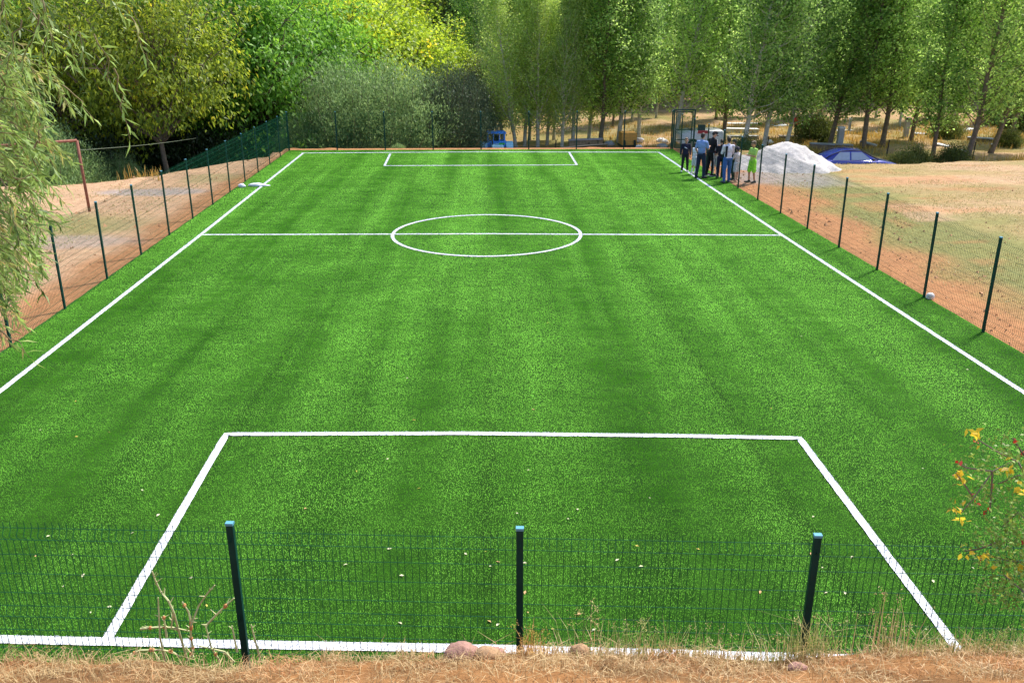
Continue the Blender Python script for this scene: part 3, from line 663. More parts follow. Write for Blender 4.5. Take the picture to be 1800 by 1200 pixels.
def person(loc, face, h, label, top, bottom, shoes=(.03, .03, .035), long_sleeve=True, long_leg=True, hair=(.03, .02, .015), hat=None,
           arms='down', head=0., child=False, stance=.11, build=1.0, extras=(), group='people gathered at the right sideline', sole=None, bend=0.):
    """face: heading in radians (0 looks along +Y). Figure modelled at 1.75 m, then scaled."""
    root = empty('person', loc, face, label, 'person', group); k = h/1.75
    hs = 1.12 if child else 1.0
    V3 = Vector; S = {}
    def up(p, amt=bend):      # lean the trunk forward about the hips
        p = V3(p); r = Matrix.Rotation(-amt, 3, 'X'); return V3((0, 0, .94))+r @ (p-V3((0, 0, .94)))
    hipz = .93
    legs = []
    for s in (-1, 1):
        st = .03*s
        legs.append((V3((.088*s, 0, hipz)), V3((.10*s+stance*.15*s, .025+st, .50)), V3((stance*s, -.02+st*1.8, .085)), V3((stance*s+.035*s, .15+st*1.8, .03))))
    armz = []
    for s in (-1, 1):
        sh = up((.185*s*build, 0, 1.415))
        if arms == 'down': el, wr, hd = up((.235*s*build, -.03, 1.13)), up((.245*s*build, .05, .885)), V3((.0, .25, -1))
        elif arms == 'front': el, wr, hd = up((.225*s, .08, 1.15)), up((.075*s, .30, 1.20)), V3((-.25*s, 1, .1))
        elif arms == 'fold': el, wr, hd = up((.24*s, .05, 1.16)), up((-.02*s, .22, 1.14)), V3((-1*s, .15, .1))
        elif arms == 'right_front':
            if s > 0: el, wr, hd = up((.24, .10, 1.16)), up((.12, .36, 1.22)), V3((-.2, 1, .1))
            else: el, wr, hd = up((-.25, -.02, 1.14)), up((-.22, .12, .95)), V3((0, .5, -1))
        elif arms == 'hips': el, wr, hd = up((.34*s, -.08, 1.18)), up((.17*s, .06, 1.02)), V3((-1*s, .3, -.1))
        armz.append((s, sh, el, wr, hd.normalized()))
    nk = up((0, -.005, 1.46)); hc = up((0, .03, 1.635)); hdir = Matrix.Rotation(-bend-head, 3, 'X')
    hp = lambda p: hc+hdir @ (V3(p)*hs)
    # body: one continuous skin
    b = MB()
    b.ellipsoid(up((0, 0, 1.28)), (.165*build, .105, .20)); b.ellipsoid(up((0, 0, 1.10)), (.135*build, .095, .17)); b.ellipsoid((0, 0, .95), (.155*build, .11, .12))
    b.capsule(armz[0][1], armz[1][1], .062, .062); b.capsule(up((0, 0, 1.36)), hc-V3((0, .01, .04)), .062, .05)
    for (hi, kn, an, to) in legs:
        b.capsule(hi, kn, .086, .056); b.capsule(kn, an, .056, .036); b.capsule(an-V3((0, .03, .03)), to, .036, .026)
    for (s, sh, el, wr, hd) in armz:
        b.capsule(sh, el, .052, .038); b.capsule(el, wr, .038, .025)
        side = hd.cross(V3((0, 1, .3)) if abs(hd.y) < .8 else V3((0, 0, 1))).normalized(); nor = hd.cross(side).normalized()
        pc = wr+hd*.05; b.capsule(wr, wr+hd*.075, .026, .034, 8)
        for q, ln in zip((-.03, -.010, .010, .030), (.058, .07, .066, .052)):
            r0 = wr+hd*.085+side*q; r1 = r0+hd*ln*.55+nor*.004; r2 = r1+hd*ln*.45*.8+nor*.018
            b.capsule(r0-hd*.02, r1, .0095, .0085, 6, 2); b.capsule(r1, r2, .0085, .0075, 6, 2)
        t0 = wr+hd*.03-side*.028*s; t1 = t0+hd*.035-side*.022*s+nor*.01; b.capsule(t0, t1, .012, .010, 6, 2); b.capsule(t1, t1+hd*.026+nor*.006, .010, .008, 6, 2)
    b.ellipsoid(hp((0, .0, .02)), (.076*hs, .095*hs, .105*hs), 18, 12); b.ellipsoid(hp((0, .022, -.055)), (.055*hs, .066*hs, .062*hs))
    b.capsule(hp((0, .090, .012)), hp((0, .108, -.018)), .010, .015, 8); b.capsule(hp((-.02, .078, -.062)), hp((.02, .078, -.062)), .012, .012, 8)
    b.capsule(hp((-.04, .080, .034)), hp((.04, .080, .034)), .012, .012, 8)
    for s in (-1, 1): b.ellipsoid(hp((.078*s, -.005, .0)), (.013, .022, .033))
    body = remesh(b, 'body', M['skin'], .0095/k if False else .0095, root, 2, (M['eye'], M['lip']))
    pol = body.data.polygons; eyes = [hp((.031*s, .088, .014)) for s in (-1, 1)]; mouth = hp((0, .090, -.060))
    idx = []
    for p in pol:
        c = p.center; mi = 0
        if min((c-e).length for e in eyes) < .014: mi = 1
        elif abs((hdir.transposed() @ (c-mouth)).x) < .026 and abs((hdir.transposed() @ (c-mouth)).z) < .010 and (c-mouth).length < .034: mi = 2
        idx.append(mi)
    pol.foreach_set('material_index', idx)
    # hair
    hb = MB(); hb.ellipsoid(hp((0, -.022, .042)), (.084*hs, .098*hs, .102*hs), 16, 10); hb.ellipsoid(hp((0, -.055, -.01)), (.070*hs, .055*hs, .075*hs)); hb.ellipsoid(hp((0, .04, .105)), (.06*hs, .05*hs, .03*hs))
    remesh(hb, 'hair', cloth(hair, .6), .011, root, 1)
    if hat:
        cb = MB(); cb.ellipsoid(hp((0, -.01, .075)), (.093*hs, .108*hs, .082*hs), 16, 10); cb.capsule(hp((-.04, .115, .072)), hp((.04, .115, .072)), .018, .018)
        cb.ellipsoid(hp((0, .13, .066)), (.075, .075, .012)); remesh(cb, 'cap', cloth(hat), .010, root, 1)
    # top
    g = .016
    tb = MB(); tb.ellipsoid(up((0, 0, 1.29)), (.178*build, .122, .19)); tb.ellipsoid(up((0, 0, 1.10)), (.160*build, .118, .20)); tb.ellipsoid((0, 0, .965), (.170*build, .124, .09))
    tb.capsule(armz[0][1], armz[1][1], .070, .070); tb.capsule(up((0, -.005, 1.38)), up((0, 0, 1.475)), .085, .066)
    for (s, sh, el, wr, hd) in armz:
        if long_sleeve: tb.capsule(sh, el, .066, .052); tb.capsule(el, el.lerp(wr, .93), .052, .036)
        else: tb.capsule(sh, sh.lerp(el, .72), .068, .062)
    to_ = remesh(tb, 'shirt', cloth(top), .012, root, 2)
    # trousers
    lb = MB(); lb.ellipsoid((0, -.005, .935), (.172*build, .126, .115))
    for (hi, kn, an, tt) in legs:
        if long_leg: lb.capsule(hi, kn, .105, .075); lb.capsule(kn, an+V3((0, 0, .02)), .074, .058)
        else: lb.capsule(hi, kn+V3((0, 0, .03)), .108, .098)
    remesh(lb, 'trousers' if long_leg else 'shorts', cloth(bottom), .012, root, 2)
    for (hi, kn, an, tt) in legs:
        sb = MB(); sb.capsule(an-V3((0, .045, .035)), tt+V3((0, .015, .012)), .046, .038); sb.capsule(an-V3((0, .02, .0)), an+V3((0, 0, .01)), .045, .045)
        sh_ = remesh(sb, 'shoe', cloth(shoes, .5), .010, root, 1)
        if sole:
            ob = MB(); ob.box(an.x-.045, an.x+.06*np.sign(an.x)*0+.045, an.y-.09, tt.y+.055, -.006, .016); ob.build('sole', cloth(sole), sh_, bevel=.004)
    for e in extras:
        eb = MB(); e[1](eb, up, armz, legs); remesh(eb, e[0], cloth(e[2]), .010, root, 1)
    root.scale = (k, k, k); root.location.z += 0.012
    return root
def ft(px, py): v = gp(px, py); return (v[0], v[1], 0)
def ex_print(b, up, a, l):       # light smear printed across the chest
    b.capsule(up((-.055, .118, 1.24)), up((.055, .122, 1.29)), .018, .026)
    b.capsule(up((.0, .122, 1.265)), up((.075, .116, 1.30)), .024, .014)
def ex_side(b, up, a, l):        # stripes down both sides of jacket and legs
    for (s, sh, el, wr, hd) in a: b.capsule(sh+Vector((.03*s, .02, .02)), el+Vector((.05*s, 0, 0)), .032, .014)
    b.capsule(up((.115, .10, 1.38)), up((.115, .115, 1.10)), .028, .022); b.capsule(up((-.115, .10, 1.38)), up((-.115, .115, 1.10)), .028, .022)
def ex_leg(b, up, a, l):
    for i, (hi, kn, an, tt) in enumerate(l):
        s = 1 if i else -1; b.capsule(hi+Vector((.09*s, .0, -.02)), kn+Vector((.062*s, 0, 0)), .022, .018); b.capsule(kn+Vector((.062*s, 0, 0)), an+Vector((.046*s, 0, .03)), .018, .018)
def ex_back(b, up, a, l):        # dark panel down one side of the back
    b.capsule(up((-.115, -.085, 1.40)), up((-.125, -.085, 1.05)), .045, .042)
def ex_chest(b, up, a, l):
    b.capsule(up((-.05, .10, 1.22)), up((.05, .10, 1.22)), .045, .045); b.capsule(up((0, .10, 1.30)), up((0, .105, 1.16)), .035, .045)
def ex_belt(b, up, a, l):
    for i in range(16):
        t = 2*PI*i/16; t2 = 2*PI*(i+1)/16
        b.capsule((.172*math.cos(t), .126*math.sin(t), 1.0), (.172*math.cos(t2), .126*math.sin(t2), 1.0), .016, .016, 6, 2)
def sock(b, up, a, l):
    for (hi, kn, an, tt) in l: b.capsule(kn.lerp(an, .45), an, .052, .044)
# headings: 0 faces away from the camera, PI faces it, +PI/2 faces left, -PI/2 faces right
person(ft(1203, 302.5), PI-.15, 1.45, 'boy in dark navy sweatshirt with pale chest print, facing the camera on the sideline', (.012, .014, .04), (.010, .012, .022), shoes=(.55, .55, .55), child=True, hair=(.16, .09, .05), stance=.15, extras=(('print', ex_print, (.75, .75, .8)),))
person(ft(1230, 314), -.75, 1.85, 'man in light blue shirt and dark navy trousers seen from behind', (.20, .30, .58), (.012, .022, .055), shoes=(.02, .02, .03), long_sleeve=False, arms='right_front', stance=.13, head=.35, extras=(('belt', ex_belt, (.02, .02, .02)),))
person(ft(1247, 309.5), -1.2, 1.86, 'tall man in black tracksuit with white stripes and a cap, looking down', (.008, .008, .010), (.008, .008, .010), shoes=(.02, .02, .02), hat=(.01, .01, .012), arms='front', head=.75, bend=.10, stance=.12, sole=(.8, .8, .8), extras=(('jacket_stripe', ex_side, (.75, .75, .75)), ('leg_stripe', ex_leg, (.7, .7, .7))))
person(ft(1276, 322), .15, 1.82, 'man in white shirt with black panel and blue jeans, his back to the camera', (.66, .63, .74), (.035, .11, .34), shoes=(.05, .06, .09), arms='front', stance=.12, head=.3, extras=(('shirt_panel', ex_back, (.01, .01, .015)),))
person(ft(1287, 317.5), .9, 1.66, 'person in black jacket and black trousers behind the man in blue jeans', (.012, .012, .016), (.010, .010, .012), arms='front', head=.45)
person(ft(1265, 313), -.1, 1.58, 'dark haired youth in black between the tall man and the man in jeans', (.012, .012, .02), (.010, .014, .04), arms='front', head=.7, bend=.1)
person(ft(1219, 306), -1.3, 1.30, 'small boy in white shirt and pale shorts half hidden behind the light blue shirt', (.72, .72, .80), (.55, .58, .62), shoes=(.6, .6, .5), child=True, long_sleeve=False, long_leg=False, arms='front', head=.2, extras=(('socks', sock, (.75, .75, .7)),))
person(ft(1255, 309.5), PI-.6, 1.42, 'child in white kit with dark red chest patch in the middle of the group', (.75, .68, .70), (.78, .78, .78), shoes=(.05, .05, .05), child=True, long_sleeve=False, long_leg=False, arms='fold', head=.3, hair=(.05, .03, .03), extras=(('chest_patch', ex_chest, (.25, .02, .04)), ('socks', sock, (.8, .72, .74))))
person(ft(1293, 318.5), .5, 1.36, 'child in pale pink shirt and light shorts beside the fence post', (.72, .64, .68), (.60, .62, .70), shoes=(.5, .3, .2), child=True, long_sleeve=False, long_leg=False, arms='front', head=.3, hair=(.04, .02, .05))
person(ft(1320, 322), PI/2+.35, 1.66, 'boy in lime green shirt and shorts standing alone outside the fence', (.48, .80, .16), (.30, .85, .04), shoes=(.015, .015, .02), child=True, long_sleeve=False, long_leg=False, arms='front', head=.35, hair=(.10, .07, .04), stance=.12)
pz = atY(1399, 240, 16); pr = person((pz.x, 16, hz(pz.x, 16)), PI, 1.55, 'distant person in red top among the gravestones beyond the sand heap', (.70, .03, .08), (.04, .04, .06), group=None)

# ------------------------------------------------------------------ sand heap, bags, debris
def heap(name, cx, cy, rx, ry, h, mat, label, cat, seed=1, n=70, skew=.0):
    r = np.random.RandomState(seed); mb = MB()
    for j in range(n+1):
        for i in range(n+1):
            u = i/n*2-1; v = j/n*2-1; rr = math.hypot(u, v)
            x = cx+u*rx; y = cy+v*ry
            a = (fbm(np.array([x*1.3+seed]), np.array([y*1.3]))[0]-.5); b = (fbm(np.array([x*5+seed]), np.array([y*5]))[0]-.5)
            ru = math.hypot(u-skew*(1-rr), v)+a*.35
            z = h*1.12*max(0, 1-(ru*ru+.03)**.5)**.85*(1+.15*a)+b*.10*max(0, min(1, (1-ru)*4))-.03
            mb.v.append((x, y, z+hz(x, y)*(1 if rr > .2 else 1)))
    for j in range(n):
        for i in range(n):
            q = j*(n+1)+i; mb.f.append((q, q+1, q+n+2, q+n+1))
    # skirt closing the heap below ground
    return tag(mb.build(name, mat, smooth=True), label, cat)
M['sand'] = simple('white_sand', (.47, .44, .42), .95, var=.20, scale=9, spec=.1, bmp=1.0)
heap('sand_heap', 23.95, -6.5, 2.35, 2.0, 1.22, M['sand'], 'large heap of white sand beside the parked blue car', 'sand heap', 3)
heap('sand_heap', 22.55, -6.3, 1.55, 1.2, .70, M['sand'], 'smaller white sand heap behind the group of people', 'sand heap', 9, 40)
M['plastic'] = simple('white_plastic_sheet', (.66, .68, .76), .4, var=.15, scale=5)
for i, (px, py, w_, d_, h_, lb) in enumerate([(425, 329.5, .26, .20, .14, 'small white bag with dark mark lying left of the left sideline'), (451, 327.5, .62, .30, .12, 'crumpled white sheet lying across the left sideline'), (467, 327.5, .30, .16, .06, 'flat white scrap lying on the inner side of the left sideline')]):
    mb = MB(); r = random.Random(40+i); x, y, _ = gp(px, py); mb.ellipsoid((0, 0, h_*.35), (w_/2, d_/2, h_*.65), 20, 10, .16, r); mb.ellipsoid((w_*.3, d_*.1, h_*.25), (w_*.3, d_*.35, h_*.4), 14, 8, .2, r)
    o = tag(mb.build('plastic_sheet', M['plastic'], smooth=True, loc=(x, y, .01)), lb, 'rubbish', 'white rubbish by the left sideline')
mb = MB(); r = random.Random(4); mb.ellipsoid((0, 0, .06), (.10, .09, .09), 14, 9, .07, r); x, y, _ = gp(1627, 525)
tag(mb.build('stone', M['white_stone'], smooth=True, loc=(x+.1, y, 0)), 'white stone at the foot of a right side fence post', 'stone')

# ------------------------------------------------------------------ rusty goal and cable
M['rust'] = simple('rusty_pipe', (.24, .085, .055), .75, var=.35, scale=9, bmp=.4)
g0 = Vector((*gp(158, 372)[:2], 0)); gd = Vector((-.86, -.50, 0)).normalized()*4.0
gr = empty('goal', g0, 0, 'old rusty goal frame standing on the dirt left of the fence', 'goal')
gh = atY(153, 247, g0.y).z
for off in (Vector((0, 0, 0)), gd):
    m_ = MB(); m_.tube([off+Vector((0, 0, -.3)), off+Vector((-.03, 0, gh*.5)), off+Vector((-.05, 0, gh))], .048, 10); m_.build('upright', M['rust'], gr, smooth=True)
m_ = MB(); m_.tube([Vector((-.05, 0, gh)), Vector((-.05, 0, gh))+gd*.5-Vector((0, 0, .03)), gd+Vector((-.05, 0, gh))], .048, 10); m_.build('crossbar', M['rust'], gr, smooth=True)
A = Vector((g0.x-.03, g0.y, gh-.32)); B = atY(345, 243, -2.0)
m_ = MB(); m_.tube([A.lerp(B, t)-Vector((0, 0, .06*math.sin(PI*t))) for t in np.linspace(0, 1, 12)], .008, 5)
tag(m_.build('cable', simple('pale_cable', (.16, .19, .13), .6)), 'thin pale cable running from the rusty goal into the dark trees', 'cable')

# ------------------------------------------------------------------ blue car
M['car_blue'] = simple('blue_car_paint', (.018, .030, .28), .25, metal=.25, var=.08, coat=1.0)
M['glass'] = simple('car_glass', (.05, .06, .09), .04, spec=1.0, var=.05, coat=1)
M['glass_pale'] = simple('painted_reflection_glass', (.30, .36, .50), .12, spec=.8, var=.1)  # pale base colour paints a bright reflection into the side windows
M['rubber'] = simple('black_rubber', (.015, .015, .015), .8); M['rim'] = simple('alloy_rim', (.4, .4, .42), .3, metal=.8)
M['lamp'] = simple('lamp_lens', (.7, .7, .72), .1)
def loft(mb, secs):
    n = len(secs[0]); base = len(mb.v)
    for s in secs: mb.v += [tuple(p) for p in s]
    for i in range(len(secs)-1):
        for k in range(n-1): mb.f.append((base+i*n+k, base+i*n+k+1, base+(i+1)*n+k+1, base+(i+1)*n+k))
    mb.f.append(tuple(base+k for k in range(n))[::-1]); mb.f.append(tuple(base+(len(secs)-1)*n+k for k in range(n)))
def sec(x, hw, zb, zs, zt, crown=.03):
    h = [(x, hw*.88, zb), (x, hw*.98, zb+.14), (x, hw, zs-.12), (x, hw*.97, zs), (x, hw*.86, zt), (x, hw*.45, zt+crown*.8), (x, 0, zt+crown)]
    return [(p[0], -p[1], p[2]) for p in h]+[(p[0], p[1], p[2]) for p in h[::-1][1:]]
def car(loc, rz):
    c = empty('car', loc, rz, 'dark blue saloon car parked in a dip behind the dry field', 'car')
    b = MB()
    loft(b, [sec(-2.16, .62, .42, .72, .80), sec(-2.10, .74, .28, .84, .93), sec(-1.7, .83, .22, .88, .96), sec(-.9, .86, .2, .90, .96), sec(0, .865, .2, .90, .95), sec(.85, .86, .2, .88, .94), sec(1.25, .85, .2, .84, .92), sec(1.7, .82, .22, .76, .84), sec(2.05, .74, .26, .66, .73), sec(2.2, .58, .34, .56, .62)])
    b.build('body', M['car_blue'], c, smooth=True, bevel=.02)
    b = MB()
    gs = lambda x, hb, ht, zb, zt: [(x, -hb, zb), (x, -(hb*.45+ht*.55), (zb*.4+zt*.6)), (x, -ht, zt-.03), (x, -ht*.8, zt), (x, 0, zt+.02), (x, ht*.8, zt), (x, ht, zt-.03), (x, (hb*.45+ht*.55), (zb*.4+zt*.6)), (x, hb, zb)]
    loft(b, [gs(-1.75, .70, .68, .92, .96), gs(-1.35, .74, .62, .92, 1.20), gs(-.85, .76, .58, .92, 1.38), gs(-.3, .77, .57, .92, 1.42), gs(.15, .77, .57, .92, 1.40), gs(.6, .76, .62, .92, 1.17), gs(1.0, .74, .70, .92, .95)])
    b.build('roof', M['car_blue'], c, smooth=True, bevel=.015)
    for s in (-1, 1):
        for (x0, x1, t0, t1) in ((-1.28, -.42, -.90, -.42), (-.34, .66, -.34, .18)):
            w_ = MB(); y0 = .765*s+.012*s; y1 = .60*s+.022*s
            w_.add([(x0, y0, .955), (x1, y0, .955), (t1, y1, 1.33), (t0, y1, 1.33), (x0, y0-.02*s, .955), (x1, y0-.02*s, .955), (t1, y1-.02*s, 1.33), (t0, y1-.02*s, 1.33)], [(0, 1, 2, 3), (7, 6, 5, 4), (0, 4, 5, 1), (1, 5, 6, 2), (2, 6, 7, 3), (3, 7, 4, 0)])
            w_.build('side_window', M['glass_pale'], c)
        w_ = MB(); w_.ellipsoid((.70, .93*s, .99), (.09, .09, .06)); w_.tube([(.72, .80*s, .95), (.72, .90*s, .97)], .02, 6); w_.build('wing_mirror', M['rubber'], c, smooth=True)
        for hx in (-.5, .45): w_ = MB(); w_.box(hx-.09, hx+.09, .862*s-.012, .862*s+.012, .80, .83); w_.build('door_handle', M['rubber'], c, bevel=.004)
        w_ = MB(); w_.ellipsoid((2.03, .56*s, .62), (.14, .15, .07)); w_.build('headlight', M['lamp'], c, smooth=True)
        for wx in (-1.32, 1.38):
            t = MB(); t.tube([(wx, .66*s, .31), (wx, .86*s, .31)], .315, 28); wt = t.build('wheel', M['rubber'], c, bevel=.02)
            t = MB(); t.tube([(wx, .855*s, .31), (wx, .875*s, .31)], .19, 20); t.build('rim', M['rim'], wt)
    for s in (-1, 1): w_ = MB(); w_.tube([(-1.72, .715*s, .965), (-1.32, .70*s, 1.215), (-.85, .625*s, 1.375), (-.3, .605*s, 1.415), (.15, .605*s, 1.395), (.6, .675*s, 1.18), (1.0, .735*s, .965)], .022, 6); w_.build('roof_trim', M['rubber'], c, smooth=True)
    w_ = MB(); w_.add([(.66, -.60, 1.17), (.66, .60, 1.17), (1.02, .68, .965), (1.02, -.68, .965), (.20, -.54, 1.41), (.20, .54, 1.41)], [(0, 1, 2, 3), (4, 5, 1, 0)]); o = w_.build('windscreen', M['glass'], c); o.location = (.02, 0, .015)
    sm = o.modifiers.new('solid', 'SOLIDIFY'); sm.thickness = .012
    w_ = MB(); w_.box(2.12, 2.24, -.62, .62, .30, .44); w_.build('bumper', M['car_blue'], c, bevel=.03)
    return c
Yc = -2.2; xc = atY(1533, 277, Yc).x-.98
zr = atY(1490, 261.5, Yc-.3).z
car((xc, Yc, zr-1.46), -.04)

# ------------------------------------------------------------------ blue tractor
M['tractor_blue'] = simple('blue_paint', (.06, .30, .90), .4, var=.15); M['light_blue'] = simple('light_blue_paint', (.34, .66, .85), .4, var=.15); M['green_paint'] = simple('green_paint', (.05, .45, .08), .5)
Yt = 7.0; tz = atY(874, 233, Yt).z-2.14*.66
t = empty('tractor', (atY(873, 250, Yt).x, Yt, tz), .05, 'small blue tractor with open cab behind the middle of the far fence', 'tractor')
b = MB(); b.box(-.56, .56, -.1, 1.1, 2.02, 2.10); b.box(-.50, .50, -.04, 1.04, 2.10, 2.16); b.build('cab_roof', M['tractor_blue'], t, bevel=.04)
for px_ in (-.50, -.20, .16, .46):
    b = MB(); b.tube([(px_, -.03, .95), (px_*.98, 0, 2.03)], .045 if abs(px_) > .4 else .03, 6); b.build('cab_pillar', M['tractor_blue'], t)
for px_ in (-.48, .48): b = MB(); b.tube([(px_, 1.0, .95), (px_, 1.0, 2.03)], .04, 6); b.build('cab_pillar', M['tractor_blue'], t)
b = MB(); b.box(-.56, .56, -.08, 1.08, .80, 1.36); b.build('cab', M['tractor_blue'], t, bevel=.03)
b = MB(); b.box(-.33, .33, -1.5, -.08, .78, 1.20); b.build('bonnet', M['light_blue'], t, bevel=.06)
b = MB(); b.box(-.2, .2, .30, .75, 1.36, 1.5); b.box(-.2, .2, .66, .76, 1.5, 1.85); b.build('seat', M['dark'], t, bevel=.03)
b = MB(); b.box(.10, .42, -.9, -.5, 1.2, 1.30); b.build('toolbox', M['green_paint'], t, bevel=.02)
for s in (-1, 1):
    b = MB(); b.tube([(s*.58, .3, .62), (s*.90, .3, .62)], .62, 26); wh = b.build('wheel', M['rubber'], t, bevel=.03)
    b = MB(); b.tube([(s*.90, .3, .62), (s*.92, .3, .62)], .3, 16); b.build('rim', M['light_blue'], wh)
    b = MB(); b.tube([(s*.42, -1.2, .40), (s*.62, -1.2, .40)], .40, 22); b.build('wheel', M['rubber'], t, bevel=.02)
    b = MB(); pts = [(s*.74, .3-.70*math.cos(a), .62+.70*math.sin(a)) for a in np.linspace(.2, PI-.4, 10)]
    for p, q in zip(pts[:-1], pts[1:]): b.add([(p[0]-.2, p[1], p[2]), (p[0]+.2, p[1], p[2]), (q[0]+.2, q[1], q[2]), (q[0]-.2, q[1], q[2])], [(0, 1, 2, 3)])
    o = b.build('mudguard', M['light_blue'], t); sm = o.modifiers.new('s', 'SOLIDIFY'); sm.thickness = .03
    b = MB(); b.ellipsoid((s*.25, -1.52, 1.02), (.07, .04, .07)); b.build('headlight', M['lamp'], t, smooth=True)
b = MB(); b.tube([(-.28, -.9, 1.2), (-.28, -.9, 1.75)], .035, 8); b.build('exhaust_pipe', M['dark'], t); t.scale = (1.05, .9, .66)

# ------------------------------------------------------------------ white van behind the gate
M['van_white'] = simple('white_van_paint', (.72, .72, .76), .3, var=.06, coat=.6); M['red'] = simple('red_paint', (.50, .02, .06), .5)
Yv = 8.6; xv0 = atY(1192, 240, Yv).x; xv1 = atY(1266, 240, Yv).x; zt = atY(1220, 226, Yv).z; zg = hz(xv0, Yv)
v = empty('van', (xv0, Yv, zg), 0, 'white van with red stripe parked beyond the gate behind the poplars', 'van'); Lv = xv1-xv0; Hv = zt-zg
b = MB()
vs_ = lambda x, hw, z0, z1: [(x, -hw, z0), (x, -hw*1.02, z0+(z1-z0)*.45), (x, -hw*.9, z1-.08), (x, -hw*.7, z1), (x, hw*.7, z1), (x, hw*.9, z1-.08), (x, hw*1.02, z0+(z1-z0)*.45), (x, hw, z0)]
loft(b, [vs_(0, .7, .35, .85), vs_(.12, .85, .3, 1.0), vs_(.55, .88, .3, 1.15), vs_(1.0, .88, .3, Hv*.96), vs_(1.4, .88, .3, Hv), vs_(Lv-.15, .88, .3, Hv), vs_(Lv, .84, .35, Hv*.95)])
b.build('body', M['van_white'], v, smooth=True, bevel=.02)
b = MB(); b.box(1.0, 1.7, -.935, -.90, .98, 1.15); b.build('stripe', M['red'], v)
for (a0, a1) in ((.98, 1.45),): b = MB(); b.box(a0, a1, -.90, -.85, 1.15, 1.5); b.build('side_window', M['glass'], v, bevel=.01)
b = MB(); b.add([(.58, -.7, 1.17), (.58, .7, 1.17), (.96, .66, Hv*.93), (.96, -.66, Hv*.93)], [(0, 1, 2, 3)]); o = b.build('windscreen', M['glass'], v); o.location = (-.03, 0, .02); o.modifiers.new('s', 'SOLIDIFY').thickness = .02
for wx in (.75, Lv-.8):
    for s in (-1, 1):
        b = MB(); b.tube([(wx, .7*s, .33), (wx, .92*s, .33)], .33, 22); wh = b.build('wheel', M['rubber'], v, bevel=.02); b = MB(); b.tube([(wx, .92*s, .33), (wx, .935*s, .33)], .18, 14); b.build('rim', M['rim'], wh)
for s in (-1, 1): b = MB(); b.ellipsoid((.05, .55*s, .72), (.08, .13, .1)); b.build('headlight', M['lamp'], v, smooth=True)

# ------------------------------------------------------------------ graveyard walls, kerbs, posts beyond the field
def wall(px0, px1, top0, top1, Y0, Y1, th, label, mat, cope=None, name='low_wall', cat='wall', group='low walls and kerbs of the graveyard', base=None):
    a = atY(px0, top0, Y0); b_ = atY(px1, top1, Y1); d = (b_-a); L = math.hypot(d.x, d.y); ang = math.atan2(d.y, d.x); z0 = min(hz(a.x, a.y), hz(b_.x, b_.y))-.2 if base is None else base
    root = empty(name, (a.x, a.y, z0), ang, label, cat, group); n = max(2, int(L/.35)); r = random.Random(int(px0)); ha = a.z-z0; hb = b_.z-z0
    mb = MB(); secs = []
    for i in range(n+1):
        t_ = i/n; x = L*t_; h = ha+(hb-ha)*t_+r.uniform(-.015, .015); o_ = r.uniform(-.02, .02)
        secs.append([(x, o_, 0), (x, o_+r.uniform(-.01, .01), h), (x, o_+th, h), (x, o_+th, 0)])
    loft(mb, secs); mb.build('masonry', mat, root)
    if cope:
        mb = MB(); secs = []
        for i in range(n+1):
            t_ = i/n; x = L*t_*1.01-.02; h = ha+(hb-ha)*t_+.018; secs.append([(x, -.06, h), (x, -.06, h+.07), (x, th+.06, h+.07), (x, th+.06, h)])
        loft(mb, secs); mb.build('coping', cope, root)
    return root
WS, ST = M['white_stone'], M['stone']
M['rubble'] = simple('brown_rubble', (.24, .17, .11), .95, var=.5, scale=5, bmp=.8)
